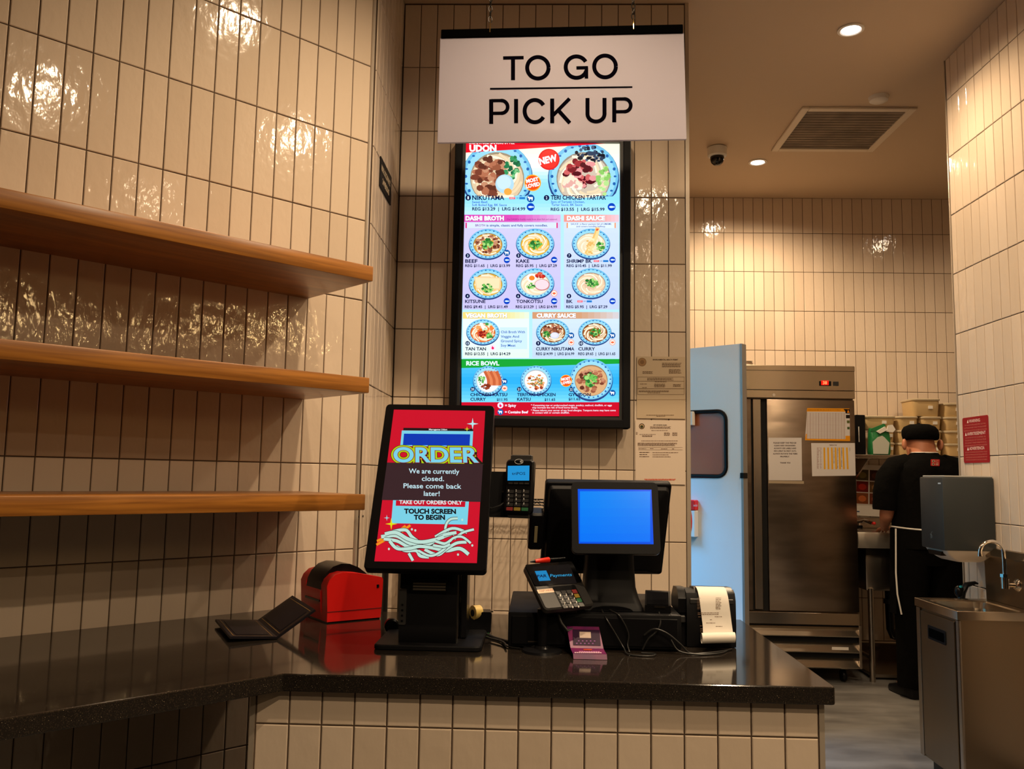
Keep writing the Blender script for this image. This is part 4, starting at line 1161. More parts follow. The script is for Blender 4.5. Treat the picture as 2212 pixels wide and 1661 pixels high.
for (a_, b_, w_, n_, s_) in ((1190, 360, 60, 8, 3), (1540, 360, 110, 8, 4), (1200, 640, 470, 2, 5), (1210, 715, 60, 1, 6), (1520, 712, 150, 1, 7), (1430, 770, 40, 1, 8), (1360, 830, 190, 1, 9), (1240, 885, 60, 1, 10), (1540, 895, 140, 1, 11), (1250, 940, 280, 3, 12), (1590, 945, 80, 3, 13)):
    p0 = g6(a_, b_); pr.bars(p0[0], p0[1], p0[0] + w_ / 8.744, n_, 3.3, 1.2, INK, s_, 0.25)
pr.done('receipt_print', rc)

# ------------------------------------------------------------------ payment terminal on a pole
pt = thing('payment_terminal', 'black payment terminal tilted on a short pole stand', 'payment terminal', (0.022, 2.325, CT))
PTW = frame((0.0628, 2.362, 1.0157), rad(27.3), rad(-47.8), rad(-2.7))
D(slab(MB(), -0.077, 0.077, -0.077, 0.078, 0.012, 0.0, 0.020, 0.004), 'body', m_dkgrey, pt, PTW)
D(slab(MB(), -0.075, 0.075, 0.0005, 0.0765, 0.006, -0.0015, 0.001), 'screen_glass', m_glassblk, pt, PTW)
f2 = lambda a, b_: (1060 + a / 6.388, 1180 + b_ / 6.388)
D(slab(MB(), -0.026, 0.046, -0.074, -0.006, 0.004, -0.0012, 0.001), 'keypad_well', m_black, pt, PTW)
for r_ in range(4):
    for c_ in range(4):
        kc = m_dkgrey if c_ < 3 else mat('pay_key_%d' % r_, [(0.25, 0.02, 0.02), (0.30, 0.20, 0.02), (0.02, 0.16, 0.06), (0.05, 0.05, 0.05)][r_], 0.5)
        D(slab(MB(), -0.0235 + c_ * 0.0168, -0.0090 + c_ * 0.0168, -0.0245 - r_ * 0.0150 - 0.011, -0.0245 - r_ * 0.0150 + 0.0015, 0.0015, -0.0028, -0.001), 'key', kc, pt, PTW)
pr = Print(PTW @ Matrix.Translation((0, -0.0017, 0)), glow=0.6, rough=0.1, tint='pt')
pr.pp([f2(575, 285), f2(1085, 245), f2(1190, 510), f2(680, 535)], (34, 28, 26))
pr.pp([f2(608, 342), f2(765, 333), f2(828, 470), f2(668, 480)], (40, 164, 236))
a, b2 = f2(640, 432), f2(775, 424); pr.text('PAR', a[0], a[1], b2[0], 5.8, (14, 50, 96), b2[1], 0.03)
a, b2 = f2(822, 424), f2(1120, 408); pr.text('Payments', a[0], a[1], b2[0], 6.0, (60, 190, 250), b2[1], 0.01)
pr.done('screen_image', pt)
pr = Print(PTW @ Matrix.Translation((0, -0.0031, 0)), rough=0.5)
for r_ in range(4):
    for c_ in range(3):
        a = f2(963 + 84 * c_ + 30 * r_ - 3 * c_, 690 + 57 * r_ - 9 * c_); pr.text('123456789*0#'[r_ * 3 + c_], a[0] - 1.2, a[1], a[0] + 1.4, 4.2, (215, 212, 205), a[1] - 0.3, 0.03)
pr.done('key_marks', pt)
pr = Print(PTW @ Matrix.Translation((0, -0.0007, 0)), rough=0.6)
pr.pp([f2(635, 600), f2(855, 578), f2(880, 632), f2(660, 652)], (214, 190, 168))
a, b2 = f2(668, 632), f2(862, 612); pr.text('TAP HERE', a[0], a[1], b2[0], 3.8, (150, 90, 70), b2[1], 0.01)
pr.done('sticker', pt)
D(slab(MB(), -0.066, 0.066, -0.068, 0.06, 0.01, 0.020, 0.034, 0.004), 'cradle', m_blackm, pt, PTW)
bx, by = 0.018, 2.325
D(MB().lathe([(0.001, 0.016), (0.016, 0.016), (0.022, 0.010), (0.052, 0.006), (0.054, 0.0), (0.001, 0.0)][::-1], 32), 'base', m_black, pt, Matrix.Translation((bx, by, CT)))
D(MB().cyl((bx, by, CT + 0.01), (bx, by + 0.006, CT + 0.11), 0.0135, n=18), 'pole', m_black, pt)
D(MB().tube([(bx, by + 0.005, CT + 0.10), (0.03, 2.345, CT + 0.125), (0.05, 2.385, CT + 0.14)], 0.012, 10), 'arm', m_black, pt)
hz = PTW @ Vector((0.01, 0.030, -0.070)); hx = PTW @ Vector((0.062, 0.030, -0.066))
low = Vector((0, 0, -0.052))
q = [hz + Vector((-0.032, 0.01, 0)), hz + low * 0.55 + Vector((-0.02, 0, 0)), hz + low + Vector((-0.004, -0.004, 0.004)), hz * .35 + hx * .65 + low * 1.0 + Vector((-0.008, 0, 0.006)), hx + low * 0.75 + Vector((-0.012, 0, 0)), hx + Vector((-0.02, 0.006, 0))]
D(MB().tube(q, 0.0038, 8), 'handle', m_dkgrey, pt)
# marker lying on the terminal
tp = PTW @ Vector((0, 0, 0.084))
pen = thing('marker_pen', 'black marker pen with a red cap resting on the payment terminal', 'pen', tuple(tp))
pa, pb = at(1145, 1213.5, 2.402), at(1220, 1206.2, 2.452)
pm = lambda t_: pa + (pb - pa) * t_
D(MB().tube([pm(0), pm(0.03), pm(0.16)], 0, 10, rad=[0.0015, 0.0022, 0.0046]), 'tip', m_black, pen)
D(MB().tube([pm(0.14), pm(0.16), pm(0.52), pm(0.54)], 0, 12, rad=[0.0048, 0.0058, 0.0085, 0.0080]), 'cap', mat('red_cap_plastic', (0.75, 0.02, 0.006), 0.35), pen)
D(MB().tube([pm(0.54), pm(0.58), pm(1.0)], 0, 12, rad=[0.0058, 0.0056, 0.0040]), 'barrel', m_black, pen)

# ------------------------------------------------------------------ folded leaflet
lf = thing('leaflet', 'small purple folded leaflet leaning on the cash drawer', 'leaflet', (0.135, 2.27, CT))
m_purple = add_var(mat('purple_leaflet_paper', (0.09, 0.006, 0.07), 0.4), (0.08, 0.005, 0.07), (0.15, 0.008, 0.075), 20, 2)
q0 = [atz(1253, 1420, CT + 0.001), atz(1318, 1427, CT + 0.001)]
lines = [(0.0, 0.0008), (0.006, 0.012), (0.030, 0.0145), (0.048, 0.018), (0.112, 0.062)]
rings = []
for i, (dy, dz) in enumerate(lines):
    xl = 0.0975 - 0.012 * (dy / 0.1); rings.append([Vector((xl, 2.240 + dy, CT + dz)), Vector((xl + 0.086, 2.240 + dy, CT + dz)), Vector((xl + 0.086, 2.240 + dy + 0.0004, CT + dz + 0.0009)), Vector((xl, 2.240 + dy + 0.0004, CT + dz + 0.0009))])
D(MB().loft(rings), 'sheet', m_purple, lf, I4, True, 0.4)
def leafprint(i0, i1, shapes):
    (y0, z0), (y1, z1) = lines[i0], lines[i1]
    tl = math.atan2(y1 - y0, z1 - z0)
    p_ = Print(frame((0.135, 2.240 + y0, CT + z0), 0, -tl) @ Matrix.Translation((0, -0.0014, 0)), rough=0.5, eps=0.00008)
    for x_0, x_1, s_0, s_1, c_ in shapes:
        p_.lay += 1
        p_.poly([(x_0, s_0), (x_1, s_0), (x_1, s_1), (x_0, s_1)], c_, False)
    p_.done('leaflet_print', lf)
R5 = random.Random(5)
words = [(-0.028 + 0.0052 * i, -0.0242 + 0.0052 * i, 0.014 + 0.009 * (i % 2), 0.018 + 0.009 * (i % 2), (120, 70, 130)) for i in range(10)]
leafprint(3, 4, [(-0.036, 0.036, 0.010, 0.066, (36, 8, 40)), (-0.018, 0.012, 0.036, 0.058, (168, 150, 140))] + words)
leafprint(1, 3, [(-0.010, 0.012, 0.026, 0.036, (160, 60, 40))] + [(-0.022 + 0.006 * i, -0.0175 + 0.006 * i, 0.012, 0.018, (190, 130, 170)) for i in range(9)] + [(-0.034 + 0.005 * i, -0.0305 + 0.005 * i, 0.001, 0.008, (214, 180, 196)) for i in range(14)])

# ------------------------------------------------------------------ tape dispenser
td = thing('tape_dispenser', 'black tape dispenser with a yellowed tape roll behind the kiosk', 'tape dispenser', (-0.165, 2.56, CT))
TDM = Matrix.Translation((-0.215, 2.545, CT)) @ Matrix.Rotation(rad(4), 4, 'Z')
prof = [(0.0, 0.0), (0.0, 0.072), (0.008, 0.076), (0.018, 0.060), (0.028, 0.045), (0.036, 0.041), (0.044, 0.048), (0.054, 0.061), (0.060, 0.064), (0.084, 0.064), (0.087, 0.058), (0.085, 0.008), (0.078, 0.0)]
D(MB().prism(prof, lambda u, v, d: (u, d, v), 0.0, 0.055), 'body', m_black, td, TDM)
TDM = TDM @ Matrix.Rotation(rad(-6), 4, 'Z')
q = MB(); R2 = Matrix.Translation((0.030, 0.012, 0.060)) @ Matrix.Rotation(rad(-52), 4, 'Z') @ Matrix.Rotation(-Q * 2, 4, 'X')
q.lathe([(0.010, 0), (0.021, 0), (0.021, 0.024), (0.010, 0.024), (0.010, 0.0)], 28, R2, False)
D(q, 'tape_roll', mat('yellowed_tape', (0.72, 0.52, 0.16), 0.35), td, TDM)
D(MB().lathe([(0.001, -0.001), (0.0098, -0.001), (0.0098, 0.025), (0.001, 0.025)], 20, R2), 'hub', m_dkgrey, td, TDM)
D(MB().box(0.083, 0.0905, 0.012, 0.043, 0.0635, 0.067), 'cutter', m_chrome, td, TDM, False)
pr = Print(TDM @ Matrix.Translation((0, -0.0006, 0)), rough=0.5); a = (980 + 722 / 11.86, 1290 + 945 / 11.86)
pr.text('Scotch', a[0], a[1], a[0] + 16, 3.6, (70, 150, 80), None, 0.02); pr.done('maker_mark', td)

# round black puck on edge
o = MB().lathe([(0.001, -0.013), (0.016, -0.013), (0.0215, -0.009), (0.0215, 0.009), (0.016, 0.013), (0.001, 0.013)], 28).done('cable_puck', m_black)
o.matrix_basis = Matrix.Translation((-0.418, 2.535, CT + 0.0216)) @ Matrix.Rotation(rad(14), 4, 'Z') @ Matrix.Rotation(Q * 2, 4, 'X')
tag(o, 'small round black puck standing on edge left of the kiosk column', 'puck')

# ------------------------------------------------------------------ cables
def cable(label, pts, r=0.0024):
    pts = [Vector(p) for p in pts]
    P = []
    for i in range(len(pts) - 1):
        p0, p1, p2, p3 = pts[max(i - 1, 0)], pts[i], pts[i + 1], pts[min(i + 2, len(pts) - 1)]
        for k_2 in range(5):
            t_ = k_2 / 5.0
            P.append(0.5 * (2 * p1 + (p2 - p0) * t_ + (2 * p0 - 5 * p1 + 4 * p2 - p3) * t_ * t_ + (3 * p1 - p0 - 3 * p2 + p3) * t_ ** 3))
    P.append(pts[-1])
    o = MB().tube(P, r, 7).done('cable', m_cable)
    tag(o, label, 'cable', 'black cables on the counter')
    return o
cz_ = CT + 0.003
cable('black cable running from the kiosk base to the cash drawer', [(-0.15, 2.53, cz_ + 0.006), (-0.115, 2.49, cz_), (-0.06, 2.42, cz_), (-0.02, 2.352, cz_), (0.0, 2.3535, cz_ + 0.006)], 0.0035)
cable('thinner black cable beside the one leaving the kiosk base', [(-0.145, 2.50, cz_), (-0.10, 2.445, cz_), (-0.075, 2.37, cz_), (-0.04, 2.345, cz_)], 0.0024)
cable('black cable hanging from the arch of the terminal stand down the drawer', [(0.18, 2.40, DZ + 0.006), (0.19, 2.355, DZ - 0.012), (0.215, 2.348, CT + 0.045), (0.235, 2.340, CT + 0.012), (0.245, 2.30, cz_), (0.30, 2.29, cz_), (0.315, 2.315, cz_), (0.28, 2.325, cz_)], 0.0022)
cable('second black cable hanging in front of the cash drawer', [(0.20, 2.40, DZ + 0.006), (0.225, 2.355, DZ - 0.004), (0.248, 2.348, CT + 0.05), (0.246, 2.344, CT + 0.02), (0.25, 2.33, cz_)], 0.0022)
cable('black cable looping from the wedge reader to the receipt printer', [(0.335, 2.385, DZ + 0.004), (0.334, 2.352, DZ - 0.02), (0.322, 2.346, CT + 0.055), (0.30, 2.344, CT + 0.035), (0.285, 2.342, CT + 0.008)], 0.0024)
cable('black cable curving over the counter towards the receipt', [(0.29, 2.345, CT + 0.045), (0.315, 2.342, CT + 0.062), (0.35, 2.34, CT + 0.052), (0.385, 2.335, CT + 0.025), (0.41, 2.335, cz_), (0.45, 2.34, cz_), (0.50, 2.37, cz_), (0.535, 2.405, cz_)], 0.0026)
cable('black cable along the foot of the cash drawer', [(0.36, 2.338, CT + 0.036), (0.38, 2.330, cz_ + 0.006), (0.43, 2.322, cz_), (0.49, 2.345, cz_), (0.52, 2.39, cz_)], 0.0022)
cable('short black cable at the left of the payment terminal', [(-0.13, 2.46, cz_ + 0.004), (-0.09, 2.41, cz_ + 0.004), (-0.078, 2.352, cz_ + 0.004)], 0.003)

# ------------------------------------------------------------------ wire rack behind the counter
wr = thing('wire_rack', 'black wire shelving rack standing behind the counter', 'shelving rack', (-0.2, 3.5, 0))
m_wire = mat('black_wire', (0.012, 0.011, 0.010), 0.35, 0.3)
RX0, RX1, RY0, RY1 = -0.575, 0.245, 3.30, 3.685
for x in (RX0, RX1):
    for y in (RY0, RY1):
        q = MB().cyl((x, y, 0.0), (x, y, 1.212), 0.0125, n=14); D(q, 'post', m_wire, wr)
for zt in (0.12, 0.42, 0.72, 1.206):
    q = MB()
    for y in (RY0, RY1):
        q.cyl((RX0, y, zt), (RX1, y, zt), 0.0032, n=6); q.cyl((RX0, y, zt - 0.024), (RX1, y, zt - 0.024), 0.0028, n=6)
        n_ = 20; zz = [(RX0 + (RX1 - RX0) * i / n_, y, zt - (0.024 if i % 2 else 0)) for i in range(n_ + 1)]
        q.tube(zz, 0.0018, 5)
    for x in (RX0, RX1):
        q.cyl((x, RY0, zt), (x, RY1, zt), 0.0032, n=6); q.cyl((x, RY0, zt - 0.024), (x, RY1, zt - 0.024), 0.0028, n=6)
    for i in range(1, 30):
        x = RX0 + (RX1 - RX0) * i / 30.0
        q.cyl((x, RY0, zt + 0.002), (x, RY1, zt + 0.002), 0.0018, n=5)
    D(q, 'wire_shelf', m_wire, wr)

# ------------------------------------------------------------------ permits on the wall
INK = (110, 84, 62); INK2 = (60, 44, 36)
g4 = lambda a, b_: (1360 + a / 5.537, 760 + b_ / 5.537)
def sheet(name, label, cat, M, w, h, m=m_paper, thick=0.0012, sleeve=None, bend=0.0):
    t_ = thing(name, label, cat, tuple(M.translation))
    q_ = MB(); n_ = 10; rings_ = []
    for i in range(n_ + 1):
        z_ = -h / 2 + h * i / n_; yb = -abs(bend) * (1 - math.sin(math.pi * i / n_)) if bend else 0.0
        rings_.append([Vector((-w / 2, yb, z_)), Vector((w / 2, yb, z_)), Vector((w / 2, yb + thick, z_)), Vector((-w / 2, yb + thick, z_))])
    D(q_.loft(rings_), 'sheet', m, t_, M)
    return t_
m_tan = mat('tan_permit_paper', (0.52, 0.40, 0.27), 0.35)
m_pink = mat('pale_permit_paper', (0.68, 0.56, 0.45), 0.4)
PM1 = frame((0.5375, 3.7545, 0.392 + H)); p1_ = sheet('health_permit', 'tan health permit in a clear sleeve beside the menu screen', 'permit', PM1, 0.213, 0.274, m_tan)
pr = Print(PM1 @ Matrix.Translation((0, -0.0004, 0)), rough=0.4)
a = g4(150, 122); pr.ell(a[0], a[1], 9.2, 9.2, (120, 92, 64), 24); pr.ell(a[0], a[1], 8.2, 8.2, (150, 116, 80), 24); pr.ell(a[0], a[1], 4.5, 4.5, (124, 94, 64), 16)
a, b2 = g4(278, 101), g4(580, 101); pr.text('ENVIRONMENTAL HEALTH PERMIT', a[0], a[1], b2[0], 2.7, (72, 50, 36), None, 0.03)
for x, y, w_, n_, s_ in ((388, 133, 235, 5, 1), (470, 208, 150, 5, 2), (155, 233, 125, 3, 3), (210, 312, 320, 3, 4), (300, 355, 150, 1, 5), (295, 383, 140, 4, 6), (125, 382, 85, 1, 7), (150, 424, 60, 1, 17), (520, 388, 100, 3, 8), (110, 463, 380, 2, 9), (215, 487, 160, 1, 10), (200, 753, 345, 1, 11), (320, 767, 115, 1, 12)):
    p0 = g4(x, y); pr.bars(p0[0], p0[1], p0[0] + w_ / 5.537, n_, 2.0, 1.05, (96, 70, 48), s_, 0.1)
for (xa_, ya_), (xb_, yb_) in (((95, 298), (650, 298)), ((95, 350), (650, 350)), ((95, 438), (650, 440)), ((95, 508), (650, 508))):
    A, B2 = g4(xa_, ya_), g4(xb_, yb_); pr.rect(A[0], A[1], B2[0], B2[1] + 0.5, (110, 82, 56))
for xx in (95, 650):
    A, B2 = g4(xx, 298), g4(xx, 508); pr.rect(A[0], A[1], A[0] + 0.6, B2[1], (110, 82, 56))
A, B2 = g4(82, 570), g4(672, 805); pr.rect(A[0], A[1], B2[0], A[1] + 0.5, (150, 116, 80))
pr.done('permit_print', p1_)
PM2 = frame((0.5335, 3.7545, 0.1085 + H)); p2_ = sheet('tax_certificate', 'pale city tax certificate below the tan health permit', 'certificate', PM2, 0.216, 0.278, m_pink)
pr = Print(PM2 @ Matrix.Translation((0, -0.0004, 0)), rough=0.45)
a = g4(146, 890); pr.ell(a[0], a[1], 6.2, 6.2, (70, 52, 42), 22); pr.ell(a[0], a[1], 4.6, 4.6, (190, 160, 120), 18); pr.ell(a[0], a[1] + 0.8, 3.4, 3.2, (60, 66, 44), 14)
a, b2 = g4(283, 882), g4(448, 882); pr.text('CITY OF SANTA CLARA', a[0], a[1], b2[0], 2.3, (64, 44, 34), None, 0.04)
for x, y, w_, n_, s_ in ((245, 893, 255, 3, 1), (260, 938, 215, 1, 2), (118, 985, 200, 1, 3), (75, 960, 22, 3, 4), (150, 1000, 130, 2, 5), (412, 965, 70, 4, 6), (512, 965, 60, 4, 16), (140, 1062, 450, 1, 7), (97, 1088, 480, 4, 8), (108, 1155, 95, 1, 9), (245, 1153, 42, 1, 10), (375, 1157, 80, 1, 11), (508, 1157, 25, 1, 12)):
    p0 = g4(x, y); pr.bars(p0[0], p0[1], p0[0] + w_ / 5.537, n_, 1.9, 1.05, (104, 74, 56), s_, 0.1)
for i, (w1, w2) in enumerate(((120, 305), (92, 190), (115, 215))):
    p0 = g4(118, 1199 + 25 * i); pr.bars(p0[0], p0[1], p0[0] + w1 / 5.537, 1, 2, 1.3, (80, 54, 42), 20 + i, 0.0)
    p0 = g4(275, 1202 + 25 * i); pr.bars(p0[0], p0[1], p0[0] + w2 / 5.537, 1, 2, 1.1, (104, 74, 56), 30 + i, 0.0)
for A_, B_ in (((104, 1143), (634, 1145)), ((104, 1170), (634, 1173))):
    A, B2 = g4(*A_), g4(*B_); pr.rect(A[0], A[1], B2[0], A[1] + 0.5, (120, 90, 66))
for i in range(2):
    p0 = g4(175 + 16 * i, 1519 + 10 * i); pr.bars(p0[0], p0[1], p0[0] + (380 - 30 * i) / 5.537, 1, 2, 1.3, (206, 96, 72), 40 + i, 0.02)
pr.done('certificate_print', p2_)['kind'] = 'stuff'

# ------------------------------------------------------------------ black occupancy sign and plugs on the return wall
OM = frame((-0.6497, 3.420, 1.2005 + H), Q * 2)
oc = thing('occupancy_sign', 'small black occupancy sign on the narrow return wall', 'sign', tuple(OM.translation))
D(slab(MB(), -0.127, 0.127, -0.062, 0.062, 0.004, -0.004, -0.0004), 'plate', m_blackm, oc, OM)
pr = Print(OM @ Matrix.Translation((0, -0.0043, 0)), rough=0.5)
def ptx(s, x0, x1, z, cap):
    vs, fs = text_mesh(s, 0.02); lo = min(v[0] for v in vs); hi = max(v[0] for v in vs)
    pr.lay += 1; k0 = len(pr.v)
    pr.v += [(x0 + (x1 - x0) * (v[0] - lo) / (hi - lo), -pr.eps * pr.lay, z + v[1] / CAPH * cap) for v in vs]
    m = pr._m((226, 205, 170))
    for f_ in fs:
        pr.f.append(tuple(i + k0 for i in f_)); pr.mi.append(m)
ptx('MAX. OCCUPANCY', -0.105, 0.105, 0.010, 0.024); ptx('24 PERSONS', -0.075, 0.075, -0.036, 0.024)
pr.done('lettering', oc)
for i, px_ in enumerate((775, 783.5)):
    p_ = atx(px_, 1116 - i, -0.6499)
    o = MB().cyl((-0.6500, p_.y, p_.z), (-0.6470, p_.y, p_.z), 0.004, n=10).done('wall_plug', m_black)
    tag(o, 'dark wall plug on the return wall below the lowest shelf, %s of the pair' % ('nearer' if i == 0 else 'farther'), 'wall plug', 'wall plugs')

# ------------------------------------------------------------------ fluorescent light of the back room
BRC = 2.50
fl = thing('tube_light', 'cool white fluorescent ceiling light in the back room', 'ceiling light', (-0.35, 4.55, BRC))
D(MB().box(-0.40, -0.30, 4.05, 5.05, BRC - 0.06, BRC - 0.0005, 0.004, 1), 'housing', m_white, fl)
D(MB().cyl((-0.35, 4.08, BRC - 0.078), (-0.35, 5.02, BRC - 0.078), 0.018, n=14), 'tube', emit('cool_tube', (0.62, 0.85, 1.0), 10.0), fl)
l = bpy.data.lights.new('tube_lamp', 'AREA'); l.shape = 'RECTANGLE'; l.size = 0.06; l.size_y = 0.95; l.energy = TUBE_W; l.color = COOL
lo = bpy.data.objects.new('lamp', l); COL.objects.link(lo); lo.parent = fl
lo.location = (0.05, 0, -0.10); lo.rotation_euler = (0, rad(38), 0)

# ------------------------------------------------------------------ swing door
DM = frame((0.46, 5.09, 0), math.atan2(4.567 - 5.09, 1.086 - 0.46))
DLEN = 0.8157
def on(M, px, py):
    o_ = M.inverted() @ CAM; d_ = M.inverted().to_3x3() @ ray(px, py); t_ = -o_.y / d_.y; return o_ + d_ * t_
dr = thing('swing_door', 'pale swing door with a small rounded window, lit cool blue', 'door', (0.77, 4.83, 0), 0)
m_door = add_bump(mat('door_laminate', (0.72, 0.76, 0.78), 0.32), 120, 0.06, 0.001)
wl, wr_ = 0.225, on(DM, 1567, 960).x
wt, wb = on(DM, 1540, 890).z, on(DM, 1540, 1027).z
q = MB(); z1 = 2.03
q.box(0, wl, 0, 0.045, 0.012, z1); q.box(wr_, DLEN - 0.012, 0, 0.045, 0.012, z1); q.box(wl, wr_, 0, 0.045, wt, z1); q.box(wl, wr_, 0, 0.045, 0.012, wb)
D(q, 'leaf', m_door, dr, DM, False)
D(MB().box(DLEN - 0.012, DLEN, -0.002, 0.047, 0.012, z1), 'edge_strip', mat('door_edge_metal', (0.36, 0.34, 0.32), 0.4, 0.6), dr, DM, False)
q = MB(); pts = rrect(wl - 0.004, wr_ + 0.004, wb - 0.004, wt + 0.004, 0.05, 6)
q.tube([(x, 0.0, z) for x, z in pts], 0.011, 8, True)
D(q, 'window_gasket', m_black, dr, DM)
q = MB(); slab(q, wl, wr_, wb, wt, 0.045, 0.010, 0.016)
D(q, 'window_pane', mat('warm_lit_pane', (0.50, 0.15, 0.055), 0.2, 0.0, Transmission_Weight=0.3), dr, DM)  # pane tint stands in for warm-lit papers behind the glass
q = MB()
for cx_, cz_2, sx, sz in ((wl + 0.012, wb + 0.012, 1, 1), (wr_ - 0.012, wb + 0.012, -1, 1), (wl + 0.012, wt - 0.012, 1, -1), (wr_ - 0.012, wt - 0.012, -1, -1)):
    q.prism([(cx_ - sx * 0.02, cz_2 - sz * 0.02), (cx_ + sx * 0.022, cz_2 - sz * 0.02), (cx_ + sx * 0.004, cz_2 - sz * 0.008), (cx_ - sx * 0.008, cz_2 + sz * 0.004), (cx_ - sx * 0.02, cz_2 + sz * 0.022)], lambda u, v, d: (u, d, v), 0.001, 0.04)
D(q, 'pane_corner', m_door, dr, DM, False)
c = on(DM, 1600, 1027)
D(MB().box(DLEN - 0.016, DLEN + 0.003, -0.006, 0.04, c.z - 0.014, c.z + 0.014), 'latch', m_black, dr, DM, False)
D(MB().cyl((0, 0.0225, 0.0), (0, 0.0225, z1 + 0.03), 0.014, n=12), 'hinge_post', m_steel, dr, DM)
c = on(DM, 1601, 1387)
D(MB().box(DLEN - 0.03, DLEN - 0.013, -0.004, 0.0, c.z - 0.02, c.z + 0.02), 'lower_latch', m_black, dr, DM, False)
# things fixed to the door and wall end
BXM = DM @ Matrix.Translation((0, -0.004, 0))
t = thing('wall_box', 'red and white box hanging on the swing door, half hidden by the wall', 'box', tuple(DM @ Vector((0.33, -0.02, 1.1))))
a, b2, c = on(BXM, 1508, 1080), on(BXM, 1506, 1100), on(BXM, 1507, 1160)
D(MB().box(a.x - 0.19, a.x, -0.040, -0.0015, c.z, b2.z - 0.006, 0.004, 1), 'tray', m_white, t, DM)
D(MB().box(a.x - 0.192, a.x + 0.001, -0.043, -0.0015, b2.z - 0.005, a.z, 0.004, 1), 'lid', m_red, t, DM)
q = MB()
for i in range(4):
    q.ell((a.x - 0.155 + 0.04 * i, -0.041, (b2.z + c.z) / 2 + 0.01), 0.018, 0.006, 0.075, 12, 8)
D(q, 'red_glove', m_red, t, DM)['kind'] = 'stuff'
pr = Print(DM @ Matrix.Translation((0, -0.0434, 0)), rough=0.5); pr.text('HOO', 1498, 1094, 1506.5, 4, (222, 200, 190), None, 0.02); pr.done('lettering', t)
a = on(DM, 1495, 888); c = on(DM, 1501, 919)
t = thing('paper_clip_holder', 'small white tag holder beside the window of the swing door', 'tag', tuple(DM @ Vector((a.x, -0.02, c.z))))
D(MB().box(a.x - 0.03, a.x - 0.004, -0.03, -0.0016, c.z, a.z, 0.002, 1), 'bracket', m_dkgrey, t, DM)
D(MB().box(a.x - 0.004, c.x + 0.003, -0.032, -0.0016, c.z, a.z - 0.004, 0.002, 1), 'tag_card', m_white, t, DM)

# ------------------------------------------------------------------ fridge
FY = 5.75
fr = thing('upright_fridge', 'upright stainless steel fridge with notices taped to its door', 'fridge', (1.74, 6.1, 0))
m_fr = add_bump(add_var(mat('fridge_steel', (0.28, 0.215, 0.16), 0.30, 1.0), (0.23, 0.175, 0.13), (0.31, 0.24, 0.18), 3, 2, (1, 1, 4)), 2.4, 0.25, 0.02, 2, (1, 1, 3))
X = lambda px, py=1000: at(px, py, FY).x
Zf = lambda px, py: at(px, py, FY).z
FL, FR = 1.36, 2.112
D(MB().box(FL, FR, FY + 0.035, 6.50, 0.125, 2.062, 0.003, 1), 'cabinet', m_fr, fr)
D(MB().box(FL, FR, FY - 0.004, FY + 0.035, 1.905, 2.066, 0.003, 1), 'control_panel', m_steel2, fr)
D(MB().box(FL, FR, FY - 0.010, FY + 0.03, 2.034, 2.070, 0.003, 1), 'top_rail', m_steel2, fr)
D(MB().box(FL, FR, FY - 0.001, FY + 0.035, 1.852, 1.9035, 0.002, 1), 'lower_rail', m_steel2, fr)
D(MB().cyl((1.574, FY - 0.004, 1.871), (1.574, FY, 1.871), 0.010, n=14), 'lock', m_chrome, fr)
D(MB().box(X(1769, 827), X(1795, 827), FY - 0.007, FY - 0.003, 1.936, 1.968, 0.002, 1), 'thermostat', m_black, fr)
pr = Print(frame((0, FY - 0.0073, 0)), glow=2.2, tint='fr'); pr.rect(1774, 822, 1790, 831.5, (236, 22, 12)); pr.lay = 3; pr.text('38', 1777.5, 830, 1786.5, 6.5, (255, 120, 70), None, 0.03); pr.done('red_readout', fr)
D(MB().box(X(1799, 827), X(1811, 827), FY - 0.008, FY - 0.003, 1.937, 1.966, 0.002, 1), 'power_switch', m_dkgrey, fr)
D(MB().box(X(1658), 2.107, FY - 0.001, FY + 0.034, 0.456, 1.842, 0.004, 2), 'door', m_fr, fr)
D(MB().box(FL + 0.03, X(1624), FY + 0.004, FY + 0.034, 0.456, 1.842, 0.002, 1), 'door_stile', m_fr, fr)
D(MB().box(X(1628.5), X(1645.5), FY + 0.002, FY + 0.030, 0.462, 1.842, 0.003, 1), 'pull_handle', m_steel, fr)
D(MB().box(FL + 0.02, 2.10, FY + 0.030, FY + 0.0345, 0.45, 1.848), 'door_gasket', m_hole, fr, I4, False)  # near-black sheet filling the dark gaps round door and handle
D(MB().box(FL, 2.107, FY, FY + 0.035, 0.372, 0.447, 0.002, 1), 'kick_panel', m_steel2, fr)
D(MB().box(FL + 0.01, 2.108, FY + 0.03, FY + 0.0345, 0.10, 0.372), 'grille_back', m_hole, fr, I4, False)
for z in (0.332, 0.232, 0.134):
    q = MB(); q.prism([(FY - 0.012, z - 0.028), (FY - 0.008, z - 0.034), (FY + 0.030, z + 0.018), (FY + 0.030, z + 0.024)], lambda u, v, d: (d, u, v), FL, 2.096)
    D(q, 'louver', m_steel2, fr)
D(MB().box(2.097, 2.113, FY - 0.012, FY + 0.034, 0.10, 0.372, 0.002, 1), 'grille_post', m_steel, fr)
for x in (1.43, 2.02):
    for y in (5.83, 6.42):
        c = D(MB().lathe([(0.001, -0.014), (0.036, -0.014), (0.04, -0.008), (0.04, 0.008), (0.036, 0.014), (0.001, 0.014)], 20), 'caster', m_black, fr, Matrix.Translation((x, y, 0.040)) @ Matrix.Rotation(Q * 2, 4, 'Y'))
        o = MB().box(x - 0.022, x + 0.022, y - 0.03, y + 0.03, 0.085, 0.125).done('caster_plate', m_steel, None, False); o.parent = c
        o.matrix_basis = WM(c).inverted()
